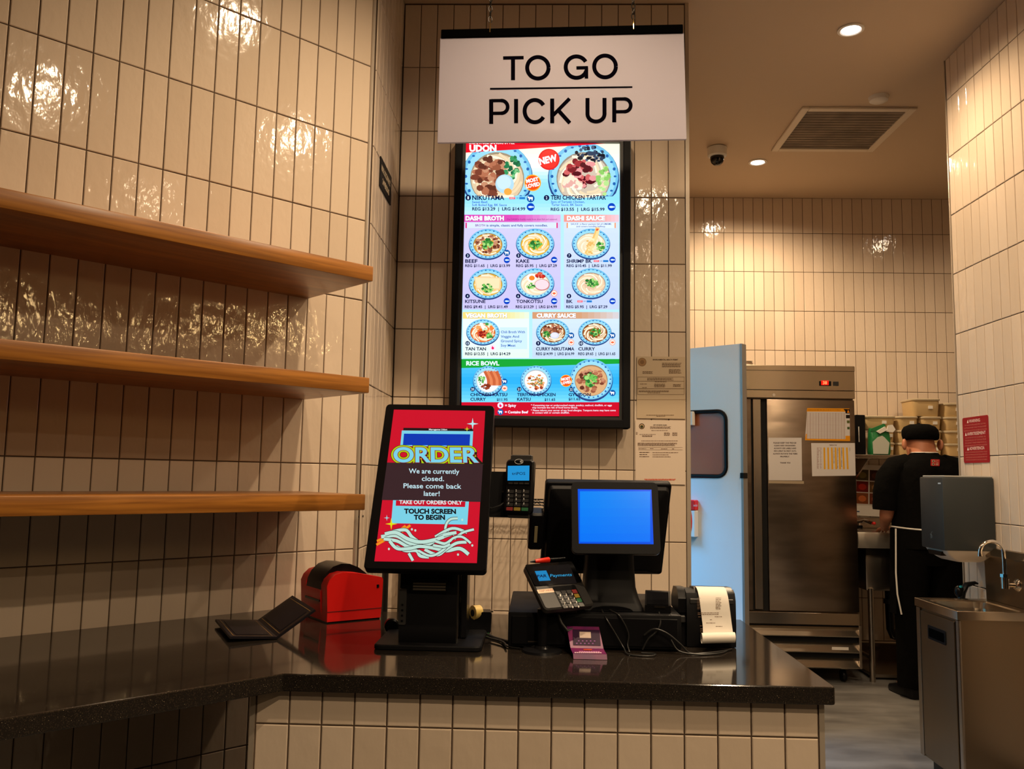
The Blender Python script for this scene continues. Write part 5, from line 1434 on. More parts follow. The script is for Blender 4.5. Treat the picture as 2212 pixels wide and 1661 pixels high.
D(MB().box(X(1797, 1405), X(1833, 1408), FY - 0.0145, FY - 0.0122, 0.203, 0.222), 'grille_sticker', m_paper, fr, Matrix.Translation((0, 0.012, 0.012)), False)
g7 = lambda a_, b_: (1640 + a_ / 8.305, 860 + b_ / 8.305)
def fpaper(name, label, cat, quad, m, y=FY - 0.0022):
    P_ = [at(*g7(*p_), y) for p_ in quad]
    t_ = thing(name, label, cat, tuple(sum(P_, Vector()) / 4))
    q_ = MB(); q_.loft([P_, [p_ + Vector((0, 0.001, 0)) for p_ in P_]])
    D(q_, 'sheet', m, t_, I4, False)
    return t_, Print(frame((0, y - 0.0003, 0)), rough=0.7)
m_wp = mat('white_notice_paper', (0.66, 0.62, 0.60), 0.6)
t, pr = fpaper('fridge_notice', 'white notice asking to keep the fridge clean, left on the fridge door', 'notice', [(165, 710), (760, 710), (770, 1478), (170, 1472)], m_wp)
for s, x0_, x1_, y_ in (('PLEASE KEEP THE FRIDGE', 255, 665, 815), ('CLEAN AND ORGANIZED.', 265, 655, 863), ('ALWAYS USE LABELS AND', 262, 665, 912), ('FIFO (FIRST IN FIRST OUT).', 265, 668, 961), ('ALWAYS ROTATE THE ITEMS', 247, 685, 1010), ('PROPERLY.', 378, 545, 1060), ('THANK YOU', 375, 560, 1172)):
    a, b2 = g7(x0_, y_), g7(x1_, y_); pr.text(s, a[0], a[1], b2[0], 2.9, (74, 58, 56), None, 0.03)
pr.done('notice_print', t)
A = at(*g7(168, 1505), FY - 0.003); B2 = at(*g7(800, 1505), FY - 0.003)
D(MB().box(A.x, B2.x, FY - 0.0042, FY - 0.0012, A.z - 0.008, A.z + 0.010), 'tape_strip', mat('tan_tape', (0.42, 0.33, 0.22), 0.4), t, I4, False)
t, pr = fpaper('yellow_chart', 'yellow bordered chart at the top right of the fridge door', 'chart', [(862, 178), (1622, 185), (1630, 770), (822, 755)], m_wp)
YEL = (226, 150, 22)
pr.pp([g7(862, 178), g7(1622, 185), g7(1622, 245), g7(850, 240)], YEL); pr.pp([g7(824, 725), g7(1630, 735), g7(1630, 770), g7(822, 755)], YEL)
pr.pp([g7(838, 640), g7(855, 640), g7(855, 730), g7(824, 728)], YEL); pr.pp([g7(1548, 675), g7(1628, 675), g7(1630, 768), g7(1545, 768)], YEL)
pr.pp([g7(1510, 195), g7(1622, 195), g7(1622, 275), g7(1550, 275), g7(1545, 235)], (26, 18, 16)); pr.pp([g7(1595, 205), g7(1618, 262), g7(1576, 262)], (236, 140, 20))
pr.pp([g7(1555, 300), g7(1625, 300), g7(1625, 362), g7(1556, 362)], (28, 20, 18)); pr.pp([g7(1572, 400), g7(1622, 400), g7(1622, 450), g7(1575, 450)], (90, 100, 50)); pr.pp([g7(1578, 515), g7(1622, 515), g7(1622, 560), g7(1580, 560)], (70, 90, 50))
pr.lay += 1
for i in range(21):
    a, b2 = g7(855 - i * 0.6, 262 + i * 22.5), g7(1545, 268 + i * 22.5); pr.pp([a, b2, (b2[0], b2[1] + 0.4), (a[0], a[1] + 0.4)], (170, 130, 110), False)
pr.lay += 1
for i in range(14):
    a, b2 = g7(862 + i * 51, 262), g7(862 + i * 51, 735); w_ = 0.6 if i % 3 == 1 else 0.35; pr.pp([a, (a[0] + w_, a[1]), (b2[0] + w_, b2[1]), b2], (150, 110, 96), False)
p0 = g7(870, 206); pr.bars(p0[0], p0[1], p0[0] + 72, 1, 2, 1.2, (150, 90, 20), 4, 0.05)
pr.done('chart_print', t)
t, pr = fpaper('schedule_sheet', 'white schedule with yellow columns below the yellow chart', 'schedule', [(932, 805), (1715, 805), (1730, 1390), (950, 1400)], m_wp)
pr.lay += 1
for i in range(7):
    a, b2 = g7(1152 + i * 67.5, 885), g7(1160 + i * 69, 1275); w_ = 3.6; pr.pp([a, (a[0] + w_, a[1]), (b2[0] + w_, b2[1]), b2], (226, 166, 30), False)
a, b2 = g7(1255, 850), g7(1392, 850); pr.text('TEMPERATURE', a[0], a[1], b2[0], 1.9, (90, 60, 60), None, 0.03)
for x_, n_, s_, w_ in ((1035, 20, 3, 55), (1095, 20, 4, 30), (1335, 15, 5, 14), (1400, 20, 6, 16), (1470, 18, 7, 16), (1620, 4, 8, 10)):
    p0 = g7(x_, 890); pr.bars(p0[0], p0[1], p0[0] + w_ / 8.305, n_, 2.3, 0.9 if x_ < 1300 else 1.2, (150, 110, 100) if x_ < 1300 else (60, 44, 50), s_, 0.6)
pr.done('schedule_print', t)
o = MB().ell((0, 0, 0.012), 0.05, 0.03, 0.012, 14, 8).done('black_cloth', m_black); o.location = (2.03, 6.05, 2.0625); tag(o, 'small crumpled black cloth lying on top of the fridge', 'cloth')
t = thing('wall_hook', 'small metal double hook on the wall above the swing door', 'hook', (1.592, 6.515, 2.19))
D(MB().box(1.560, 1.626, 6.512, 6.5212, 2.196, 2.204), 'hook_rail', m_steel, t, I4, False)
for x in (1.568, 1.618):
    D(MB().tube([(x, 6.514, 2.20), (x, 6.495, 2.185), (x, 6.488, 2.175), (x, 6.480, 2.182)], 0.004, 7), 'hook', m_chrome, t)

# ------------------------------------------------------------------ wall shelf of the kitchen and what stands on it
SZ = 1.494
t = thing('steel_shelf', 'stainless steel wall shelf above the kitchen sink', 'shelf', (2.7, 6.35, SZ))
D(MB().box(2.20, 3.25, 6.14, 6.52, SZ - 0.026, SZ, 0.003, 1), 'board', m_steel, t)
for x in (2.36, 3.1):
    D(MB().prism([(6.2, SZ - 0.027), (6.519, SZ - 0.027), (6.519, SZ - 0.20)], lambda u, v, d: (d, u, v), x, x + 0.012), 'bracket', m_steel, t)
def tub(x, z, w, h, lid, lb, y=6.345, d=0.22):
    t_ = thing('food_tub', lb, 'food tub', (x, y, z), 0, 'cream food tubs on the kitchen shelf')
    q_ = MB(); r_ = []
    for k_2, zz in ((0.90, 0.001), (0.93, 0.01), (1.0, h - 0.016), (1.0, h - 0.008)):
        r_.append([Vector((a_ * k_2, b_ * k_2, zz)) for a_, b_ in rrect(-w / 2, w / 2, -d / 2, d / 2, 0.03, 3)])
    D(q_.loft(r_), 'tub', m_cream, t_, Matrix.Translation((x, y, z)))
    if lid:
        r_ = [[Vector((a_ * k_2, b_ * k_2, zz)) for a_, b_ in rrect(-w / 2, w / 2, -d / 2, d / 2, 0.03, 3)] for k_2, zz in ((1.05, h - 0.014), (1.06, h - 0.004), (1.0, h), (0.8, h + 0.001))]
        D(MB().loft(r_), 'lid', mat('tub_lid_plastic', (0.55, 0.45, 0.30), 0.35), t_, Matrix.Translation((x, y, z)))
    D(MB().box(x + w * 0.06, x + w * 0.06 + 0.03, y - d / 2 - 0.003, y - d / 2 + 0.006, z + h * 0.42, z + h * 0.42 + 0.022), 'label', m_paper, t_, I4, False)
LV = ['bottom', 'second', 'third', 'top']
for ci, (nm, px0, px1, hs) in enumerate((('left', 1872, 1942, (0.093, 0.092, 0.100)), ('middle', 1945, 1992, (0.093, 0.092, 0.100)), ('right', 1995, 2043, (0.093, 0.092, 0.100, 0.130)), ('far right', 2046, 2094, (0.093, 0.092, 0.100, 0.100)))):
    xa_, xb_ = at(px0, 950, 6.20).x, at(px1, 950, 6.20).x
    z = SZ + 0.0005
    for k_3, h in enumerate(hs):
        w_ = xb_ - xa_ - 0.012; cx_ = (xa_ + xb_) / 2
        if ci == 0 and k_3 < 2:
            cx_ += w_ * 0.22; w_ *= 0.5
        if ci == 2 and k_3 == 3:
            cx_ -= w_ * 0.22; w_ *= 1.35
        tub(cx_, z, w_, h - 0.0015, True, 'cream plastic food tub, %s of the %s stack on the steel shelf' % (LV[k_3], nm))
        z += h
t = thing('black_holder', 'narrow black holder at the left end of the steel shelf', 'holder', (2.31, 6.25, SZ))
D(MB().box(2.272, 2.343, 6.19, 6.31, SZ + 0.0005, SZ + 0.285, 0.004, 1), 'case', m_black, t)
D(MB().box(2.292, 2.297, 6.187, 6.1905, SZ + 0.09, SZ + 0.20), 'white_strip', m_paper, t, I4, False)
t = thing('green_bag', 'green bag with a white label and torn white top on the steel shelf', 'bag', (2.43, 6.2, SZ))
m_gbag = add_bump(mat('green_bag_film', (0.015, 0.16, 0.045), 0.35), 30, 0.5, 0.01)
q = MB(); r_ = []
for zz, hw_, hd_, sk in ((0.0005, 0.068, 0.038, 0), (0.02, 0.072, 0.042, 0), (0.12, 0.071, 0.038, 0.002), (0.165, 0.069, 0.03, 0.0), (0.19, 0.066, 0.02, 0.0)):
    r_.append([Vector((2.431 + sk + a_, 6.184 + b_, SZ + zz)) for a_, b_ in rrect(-hw_, hw_, -hd_, hd_, 0.018, 3)])
D(q.loft(r_), 'pouch', m_gbag, t)
D(MB().prism([(2.375, 0.006), (2.478, 0.006), (2.490, 0.085), (2.455, 0.125), (2.440, 0.135), (2.41, 0.125), (2.372, 0.09)], lambda u, v, d: (u, d, SZ + v), 6.1405, 6.144), 'label_print', mat('bag_label', (0.5, 0.5, 0.42), 0.5), t, I4, False)
D(MB().prism([(2.40, 0.165), (2.46, 0.20), (2.475, 0.175), (2.425, 0.150)], lambda u, v, d: (u, d, SZ + v), 6.139, 6.15), 'white_flap', m_paper, t, I4, False)
q = MB(); q.prism([(2.470, 0.165), (2.485, 0.21), (2.515, 0.215), (2.535, 0.18), (2.515, 0.16)], lambda u, v, d: (u, d, SZ + v), 6.14, 6.155)
D(q, 'torn_top', m_paper, t, I4, False)
D(MB().prism([(2.365, 0.165), (2.37, 0.185), (2.46, 0.222), (2.475, 0.205), (2.40, 0.166)], lambda u, v, d: (u, d, SZ + v), 6.152, 6.165), 'folded_top', m_gbag, t, I4, False)

# poster of food pictures
PM = frame((2.470, 6.512, 1.238), 0, 0, rad(2)); t = thing('food_poster', 'white poster with six food pictures under the steel shelf', 'poster', tuple(PM.translation))
D(MB().box(-0.115, 0.135, 0, 0.0015, -0.19, 0.19), 'sheet', m_paper, t, PM, False)
pr = Print(PM @ Matrix.Translation((0, -0.0004, 0)), rough=0.5)
for i, c_ in enumerate(((84, 74, 40), (70, 40, 30), (120, 30, 16), (110, 80, 50), (150, 84, 46), (120, 60, 40))):
    x_ = -0.085 + 0.098 * (i % 2); z_ = 0.075 - 0.087 * (i // 2)
    pr2 = Print(PM @ Matrix.Translation((0, -0.0004, 0)), rough=0.5)
    pr2.poly([(x_, z_ - 0.002), (x_ + 0.088, z_ - 0.002), (x_ + 0.088, z_ + 0.078), (x_, z_ + 0.078)], c_)
    pr2.poly([(x_ + 0.044 + 0.03 * math.cos(t_ * 0.7), z_ + 0.036 + 0.024 * math.sin(t_ * 0.7)) for t_ in range(9)], tuple(min(255, int(v * 1.5)) for v in c_))
    pr2.done('food_picture', t)
pr.poly([(-0.10, -0.165), (-0.06, -0.165), (-0.06, -0.156), (-0.10, -0.156)], (60, 80, 110))
pr.done('poster_print', t)

# ------------------------------------------------------------------ kitchen sink
t = thing('kitchen_sink', 'stainless steel kitchen sink on legs where the worker stands', 'sink', (2.6, 6.15, 0))
q = MB(); q.prism([(5.80, 0.866), (5.786, 0.90), (5.790, 0.955), (5.80, 0.970), (5.83, 0.965), (5.83, 0.866)], lambda u, v, d: (d, u, v), 2.125, 3.10)
D(q, 'front_apron', mat('cream_reflect_steel', (0.66, 0.60, 0.50), 0.38, 0.7), t)  # paler cream tone paints the bright reflection on the apron
D(MB().box(2.125, 3.10, 5.83, 6.48, 0.945, 0.962).box(2.125, 3.10, 6.44, 6.515, 0.962, 1.040, 0.004, 1), 'top_and_splash', m_steel, t)
q = MB(); q.box(2.185, 2.78, 5.835, 6.40, 0.585, 0.944, 0.012, 2)
D(q, 'basin', m_steel, t)
D(MB().box(2.18, 3.05, 5.806, 5.83, 0.82, 0.866), 'front_rail', m_steel2, t, I4, False)
for x in (2.215, 3.03):
    for y in (5.84, 6.42):
        D(MB().cyl((x, y, 0.0), (x, y, 0.60), 0.019, n=14), 'leg', m_steel, t)
D(MB().cyl((2.215, 6.42, 0.15), (3.03, 6.42, 0.15), 0.014, n=10), 'stretcher', m_steel, t)
D(MB().cyl((2.215, 5.84, 0.15), (2.215, 6.42, 0.15), 0.014, n=10), 'stretcher', m_steel, t)
D(MB().box(2.24, 3.0, 5.90, 6.36, 0.015, 0.035), 'floor_shelf', m_steel, t, I4, False)
D(MB().tube([(2.44, 6.10, 0.585), (2.44, 6.10, 0.42), (2.443, 6.10, 0.30), (2.46, 6.10, 0.255), (2.50, 6.10, 0.245), (2.60, 6.10, 0.25)], 0.028, 12), 'drain_pipe', m_black, t)
D(MB().cyl((2.44, 6.10, 0.47), (2.44, 6.10, 0.50), 0.038, n=14), 'pipe_nut', m_dkgrey, t)
t2 = thing('sink_tap', 'dark sink tap with a red button beside the worker', 'tap', (2.36, 6.3, 0.962))
D(MB().tube([(2.355, 6.40, 0.963), (2.355, 6.40, 1.01), (2.37, 6.32, 1.02), (2.40, 6.25, 1.005)], 0.014, 10), 'spout', m_chrome, t2)
D(MB().box(2.330, 2.38, 6.385, 6.415, 0.9625, 0.985, 0.004, 1), 'valve', m_black, t2)
D(MB().ell((2.405, 6.243, 1.008), 0.014, 0.012, 0.012, 12, 8), 'red_button', m_red, t2)

# ------------------------------------------------------------------ hand sink, tap, splash, towel dispenser, warning sign
hs = thing('hand_sink', 'stainless steel hand sink cabinet with a black recessed handle', 'sink', (1.91, 3.87, 0))
sx0, sx1, sy0, sy1, sz = 1.742, 2.083, 3.665, 4.07, 0.780
m_cab = add_bump(mat('cabinet_steel', (0.27, 0.205, 0.135), 0.30, 1.0), 4, 0.2, 0.01, 2, (1, 1, 0.4))
q = MB()
bi = rrect(sx0 + 0.045, sx1 - 0.05, sy0 + 0.035, sy1 - 0.035, 0.045, 5)
out = rrect(sx0, sx1, sy0, sy1, 0.003, 5)
V = lambda P_, z_: [Vector((x, y, z_)) for x, y in P_]
sh = lambda P_, k_2: [(((x - (sx0 + sx1) / 2) * k_2 + (sx0 + sx1) / 2), ((y - (sy0 + sy1) / 2) * k_2 + (sy0 + sy1) / 2)) for x, y in P_]
q.loft([V(out, sz - 0.036), V(out, sz - 0.002), V(sh(out, 0.99), sz), V(sh(bi, 1.04), sz - 0.004), V(bi, sz - 0.010), V(sh(bi, 0.97), sz - 0.10), V(sh(bi, 0.90), sz - 0.135), V(sh(bi, 0.25), sz - 0.142)], False)
q.bm.faces.new(q.bm.verts[-1:-len(bi) - 1:-1]) if False else None
D(q, 'basin', m_steel2, hs, I4, True, 0.5)
D(MB().lathe([(0.001, 0.0), (0.035, 0.0), (0.035, 0.004), (0.001, 0.004)], 18), 'drain', m_chrome, hs, Matrix.Translation(((sx0 + sx1) / 2, (sy0 + sy1) / 2, sz - 0.1425)))
D(MB().box(sx0 + 0.012, sx1, sy0 + 0.010, sy1 - 0.006, 0.09, sz - 0.037), 'cabinet', m_cab, hs, I4, False)
D(MB().box(sx0 + 0.006, sx0 + 0.0125, sy0 + 0.045, sy1 - 0.045, 0.10, sz - 0.050, 0.002, 1), 'door', m_cab, hs)
D(MB().box(sx0 + 0.004, sx0 + 0.0125, sy1 - 0.040, sy1 - 0.006, 0.09, sz - 0.038, 0.002, 1), 'corner_post', m_steel, hs)
D(MB().box(sx0 + 0.008, sx0 + 0.020, sy0 + 0.008, sy0 + 0.035, 0.09, sz - 0.038, 0.003, 1), 'corner_post', m_steel, hs)
hA, hB = atx(2003, 1377, sx0), atx(2042, 1421, sx0)
HM = frame((sx0 + 0.006, (hA.y + hB.y) / 2, 0.648), -Q * 2)
hw2 = abs(hA.y - hB.y) / 2
q = MB(); slab(q, -hw2, hw2, -0.030, 0.030, 0.006, -0.003, 0.0005)
D(q, 'handle_bezel', m_blackm, hs, HM)
D(slab(MB(), -hw2 + 0.012, hw2 - 0.012, -0.020, 0.018, 0.004, -0.0042, -0.0029), 'handle_recess', mat('handle_recess_black', (0.002, 0.002, 0.002), 0.8, 0.0, Specular_IOR_Level=0.0), hs, HM)
D(MB().box(sx0 + 0.05, sx1 - 0.01, sy0 + 0.03, sy1 - 0.03, 0.0, 0.09), 'plinth', m_black, hs, I4, False)
D(MB().prism([(2.083, sz), (2.083, 1.015), (2.070, 1.012), (2.040, 0.985), (2.0405, 0.978), (2.066, 0.996), (2.070, sz)], lambda u, v, d: (u, d, v), 3.30, 4.07), 'backsplash', m_cab, hs, I4, False)
tp_ = thing('gooseneck_tap', 'chrome gooseneck tap over the hand sink', 'tap', (2.05, 3.80, 0.875))
D(MB().lathe([(0.001, 0), (0.026, 0), (0.028, 0.004), (0.020, 0.014), (0.012, 0.018), (0.001, 0.018)], 22), 'flange', m_chrome, tp_, Matrix.Translation((2.0695, 3.80, 0.875)) @ Matrix.Rotation(-Q * 2, 4, 'Y'))
D(MB().cyl((2.053, 3.80, 0.875), (2.010, 3.80, 0.875), 0.012, n=14), 'stub', m_chrome, tp_)
D(MB().cyl((2.013, 3.80, 0.860), (2.013, 3.80, 0.915), 0.0165, n=16), 'body', m_chrome, tp_)
D(MB().cyl((2.013, 3.80, 0.908), (2.013, 3.80, 0.922), 0.0195, n=8), 'nut', m_chrome, tp_)
pts = [(2.013, 3.80, 0.915), (2.013, 3.80, 0.98), (2.012, 3.80, 1.01)]
for i in range(13):
    a = rad(12 + 168 * i / 12.0); pts.append((1.9625 + 0.050 * math.cos(a), 3.80, 1.010 + 0.048 * math.sin(a)))
pts.append((1.9125, 3.80, 1.000))
D(MB().tube(pts, 0.0085, 12), 'spout', m_chrome, tp_)
D(MB().cyl((1.9125, 3.80, 0.994), (1.9125, 3.80, 1.008), 0.0105, n=14), 'aerator', m_chrome, tp_)

di = thing('towel_dispenser', 'dark grey paper towel dispenser on the right wall above the sink', 'towel dispenser', (1.97, 4.1, 1.0))
m_disp = add_bump(mat('dispenser_grey', (0.030, 0.034, 0.035), 0.42, 0.0, Specular_IOR_Level=0.3), 300, 0.2, 0.0006)
dx0, dx1, dy0, dy1 = 1.851, 2.0845, 3.992, 4.226
D(MB().box(dx0, dx1, dy0, dy1, 1.000, 1.332, 0.006, 2), 'cover', m_disp, di)
D(MB().box(dx0 + 0.014, dx1 - 0.002, dy0 + 0.006, dy1 - 0.004, 1.332, 1.340, 0.002, 1), 'top_cap', mat('dispenser_cap', (0.32, 0.31, 0.29), 0.4), di)
rings = []
for z_, a_, b_ in ((1.0005, dx0 + 0.012, dx1 - 0.002), (0.985, dx0 + 0.020, dx1 - 0.004), (0.958, dx0 + 0.055, dx1 - 0.035), (0.948, dx0 + 0.075, dx1 - 0.055)):
    rings.append([Vector((x, y, z_)) for x, y in rrect(a_, b_, dy0 + 0.004 + (1.0 - z_) * 0.5, dy1 - 0.006 - (1.0 - z_) * 0.4, 0.012, 3)])
D(MB().loft(rings), 'tray', mat('tray_plastic', (0.55, 0.48, 0.40), 0.4), di)
D(MB().prism([(dy0 + 0.05, 0.992), (dy1 - 0.04, 0.992), (dy1 - 0.055, 0.972), (dy0 + 0.06, 0.972)], lambda u, v, d: (d, u, v), dx0 + 0.010, dx0 + 0.05), 'towel_slot', m_black, di)
pr = Print(frame((dx0 - 0.0006, 4.11, 0), -Q * 2), rough=0.4)
pr.rect(2026, 1042.5, 2032, 1045.5, (190, 205, 215)); pr.text('tork', 2010, 1160, 2013, 1.2, (100, 112, 118)) if False else None
pr.lay = 2; pr.stroke([(2011, 1163), (2012, 1150), (2015, 1149)], 1.0, (96, 108, 114)); pr.stroke([(2009, 1153), (2013, 1156), (2013, 1162)], 1.0, (96, 108, 114))
pr.done('maker_mark', di)
# red warning sign
RM = frame((XR - 0.0012, 4.139, 0.2035 + H), -Q * 2)
ws = thing('warning_sign', 'red extinguisher warning sign in three languages on the right wall', 'sign', tuple(RM.translation))
D(slab(MB(), -0.120, 0.120, -0.110, 0.110, 0.010, -0.0012, 0.0008), 'plate', mat('red_sign_vinyl', (0.30, 0.004, 0.012), 0.35), ws, RM)
pr = Print(RM @ Matrix.Translation((0, -0.0014, 0)), rough=0.5)
def rtx(s, x0_, x1_, z, cap, c_=(226, 190, 180), off=0.02):
    vs, fs = text_mesh(s, off); lo_ = min(v[0] for v in vs); hi_ = max(v[0] for v in vs)
    pr.lay += 1; k0 = len(pr.v)
    pr.v += [(x0_ + (x1_ - x0_) * (v[0] - lo_) / (hi_ - lo_), -pr.eps * pr.lay, z + v[1] / CAPH * cap) for v in vs]
    m = pr._m(c_)
    for f_ in fs:
        pr.f.append(tuple(i + k0 for i in f_)); pr.mi.append(m)
def tri(x, z, s):
    pr.poly([(x, z), (x + s, z), (x + s / 2, z + s)], (240, 224, 214))
LT = (204, 120, 110)
tri(-0.075, 0.083, 0.016); rtx('WARNING', -0.055, 0.048, 0.084, 0.014)
for i, s in enumerate(('IN CASE OF APPLIANCE FIRE, USE THIS', 'EXTINGUISHER ONLY AFTER FIXED', 'SUPPRESSION SYSTEM HAS BEEN ACTUATED')):
    rtx(s, -0.098 - 0.004 * i, 0.098 + 0.004 * i, 0.069 - 0.0135 * i, 0.0065, LT, 0.0)
tri(-0.098, 0.022, 0.016); rtx('AVERTISSEMENT', -0.078, 0.095, 0.023, 0.014)
for i, s in enumerate(('EN CAS DE FEU SUR UN APPAREIL, NE', 'SE SERVIR DE CET EXTINCTEUR', 'SEULEMENT APRES OPERATION DU', 'SYSTEME FIXE DE PROTECTION INCENDIE')):
    rtx(s, -0.094 - 0.003 * i, 0.094 + 0.003 * i, 0.008 - 0.0128 * i, 0.0065, LT, 0.0)
tri(-0.082, -0.049, 0.016); rtx('ADVERTENCIA', -0.062, 0.080, -0.048, 0.014)
for i, s in enumerate(('EN CASO DE INCENDIO DE LA COCINA UTILICE', 'ESTE EXTINGUIDOR SOLAMENTE', 'DESPUES DE QUE EL SISTEMA FIJO DE', 'SUPRESION AUTOMATICO HA SIDO ACTIVADO')):
    rtx(s, -0.100, 0.100, -0.062 - 0.0122 * i, 0.0062, LT, 0.0)
pr.done('lettering', ws)
# black spray gun hung at the wall end
t = thing('spray_gun', 'black hose spray gun behind the hand sink', 'spray gun', (2.03, 4.17, 0.8))
D(MB().tube([(1.99, 4.15, 0.76), (2.00, 4.15, 0.80), (2.02, 4.15, 0.832), (2.06, 4.15, 0.842), (2.074, 4.15, 0.838)], 0, 10, rad=[0.016, 0.017, 0.014, 0.008, 0.004]), 'grip', m_black, t)
D(MB().ell((1.985, 4.15, 0.800), 0.022, 0.02, 0.028, 14, 10), 'head', m_black, t)
D(MB().ell((1.983, 4.128, 0.825), 0.008, 0.006, 0.006, 10, 8), 'blue_glint', mat('turquoise_glint', (0.02, 0.45, 0.6), 0.3), t)  # turquoise spot that paints a blue glint on the head
D(MB().tube([(2.03, 4.15, 0.836), (2.06, 4.15, 0.828), (2.083, 4.10, 0.822)], 0.003, 6), 'hose', m_cable, t)
D(MB().box(1.99, 2.08, 4.14, 4.175, 0.0005, 0.75, 0.004, 1), 'stand', m_black, t)

# ------------------------------------------------------------------ worker
PX, PY = 2.435, 5.47
wk = thing('person', 'worker in a black shirt and black flat cap, seen from behind at the sink', 'person', (PX, PY, 0))
m_skin = add_var(mat('skin', (0.5, 0.19, 0.10), 0.5), (0.46, 0.165, 0.085), (0.56, 0.23, 0.125), 14, 3)
m_shirt = add_bump(mat('black_cotton', (0.0035, 0.0033, 0.003), 0.9, 0.0, Specular_IOR_Level=0.04), 14, 0.5, 0.02, 3)
m_trous = add_bump(mat('black_trousers', (0.0028, 0.0026, 0.0024), 0.9, 0.0, Specular_IOR_Level=0.04), 10, 0.5, 0.02, 3)
def skin(name, vs, es, m, parent, sub=2):
    me = bpy.data.meshes.new(name)
    ks_ = list(vs); ix = {k_2: i for i, k_2 in enumerate(ks_)}
    me.from_pydata([vs[k_2][0] for k_2 in ks_], [(ix[a_], ix[b_]) for a_, b_ in es], [])
    me.materials.append(m)
    o_ = bpy.data.objects.new(name, me); COL.objects.link(o_); o_.parent = parent
    md = o_.modifiers.new('skin', 'SKIN'); md.use_smooth_shade = True
    for i, k_2 in enumerate(ks_):
        r_ = vs[k_2][1]; sv = me.skin_vertices[0].data[i]
        sv.radius = r_ if isinstance(r_, tuple) else (r_, r_); sv.use_root = (i == 0)
    ms = o_.modifiers.new('subdivision', 'SUBSURF'); ms.levels = sub; ms.render_levels = sub
    return o_
V_ = {'pelvis': ((0, 0, 0.92), (0.15, 0.11)), 'waist': ((0, 0.01, 1.06), (0.14, 0.10)), 'chest': ((0, 0.0, 1.25), (0.145, 0.10)), 'upper': ((0, 0.01, 1.375), (0.095, 0.07)),
      'neck': ((0, 0.012, 1.48), (0.070, 0.068)), 'skull0': ((0, 0.035, 1.535), (0.092, 0.092)), 'skull1': ((0, 0.055, 1.60), (0.082, 0.092)), 'crown': ((0, 0.06, 1.645), (0.055, 0.06)),
      'nose': ((0, 0.165, 1.555), 0.012)}
E_ = [('pelvis', 'waist'), ('waist', 'chest'), ('chest', 'upper'), ('upper', 'neck'), ('neck', 'skull0'), ('skull0', 'skull1'), ('skull1', 'crown'), ('skull0', 'nose')]
for s_, nm in ((-1, 'L'), (1, 'R')):
    V_.update({nm + 'sh': ((s_ * 0.19, 0, 1.375), 0.052), nm + 'el': ((s_ * 0.245, 0.01, 1.10), 0.046), nm + 'wr': ((s_ * 0.17, 0.235, 1.02), 0.028), nm + 'pa': ((s_ * 0.145, 0.30, 1.00), (0.036, 0.018)),
               nm + 'hip': ((s_ * 0.10, 0, 0.86), 0.085), nm + 'kn': ((s_ * 0.12, 0.01, 0.48), 0.058), nm + 'an': ((s_ * 0.13, -0.01, 0.09), 0.042), nm + 'to': ((s_ * 0.15, 0.13, 0.04), 0.035)})
    E_ += [('upper', nm + 'sh'), (nm + 'sh', nm + 'el'), (nm + 'el', nm + 'wr'), (nm + 'wr', nm + 'pa'), ('pelvis', nm + 'hip'), (nm + 'hip', nm + 'kn'), (nm + 'kn', nm + 'an'), (nm + 'an', nm + 'to')]
    for i in range(5):
        fx = (i - 2) * 0.017 if i else -s_ * -0.0 - s_ * 0.045
        b1 = ((s_ * 0.145 + (fx if i else -s_ * 0.035), 0.315 if i else 0.295, 1.0), 0.009)
        b2_ = ((s_ * 0.145 + (fx * 1.1 if i else -s_ * 0.055), (0.350 + 0.006 * (2 - abs(i - 2))) if i else 0.325, 0.990), 0.0085)
        b3 = ((s_ * 0.145 + (fx * 1.1 if i else -s_ * 0.058), (0.375 + 0.010 * (2 - abs(i - 2))) if i else 0.35, 0.970), 0.0075)
        V_.update({'%sf%da' % (nm, i): b1, '%sf%db' % (nm, i): b2_, '%sf%dc' % (nm, i): b3})
        E_ += [(nm + 'pa', '%sf%da' % (nm, i)), ('%sf%da' % (nm, i), '%sf%db' % (nm, i)), ('%sf%db' % (nm, i), '%sf%dc' % (nm, i))]
skin('body', V_, E_, m_skin, wk)
W0 = Matrix.Translation((PX, PY, 0))
for s_ in (-1, 1):
    q = MB(); q.ell((0, 0, 0), 0.015, 0.022, 0.036, 14, 10); q.ell((s_ * 0.006, 0.004, -0.002), 0.010, 0.012, 0.02, 10, 8)
    D(q, 'ear', m_skin, wk, W0 @ Matrix.Translation((s_ * 0.112, 0.030, 1.543)) @ Matrix.Rotation(s_ * rad(24), 4, 'Z'))
def lofted(prof, n_=20, e_=2.4):
    q_ = MB(); r_ = []
    for z_, a_, b_, cx_, cy_ in prof:
        rr = []
        for i in range(n_):
            t_ = 2 * math.pi * i / n_; c_, s_ = math.cos(t_), math.sin(t_)
            rr.append(Vector((cx_ + a_ * abs(c_) ** (2 / e_) * (1 if c_ > 0 else -1), cy_ + b_ * abs(s_) ** (2 / e_) * (1 if s_ > 0 else -1), z_)))
        r_.append(rr)
    return q_.loft(r_)
q = lofted([(0.90, 0.205, 0.150, 0, 0.0), (0.98, 0.207, 0.150, 0, 0.0), (1.10, 0.205, 0.145, 0, 0.0), (1.25, 0.218, 0.142, 0, 0), (1.36, 0.218, 0.130, 0, 0), (1.42, 0.190, 0.112, 0, 0.0), (1.456, 0.125, 0.097, 0, 0.005), (1.480, 0.086, 0.084, 0, 0.010), (1.490, 0.079, 0.079, 0, 0.012)])
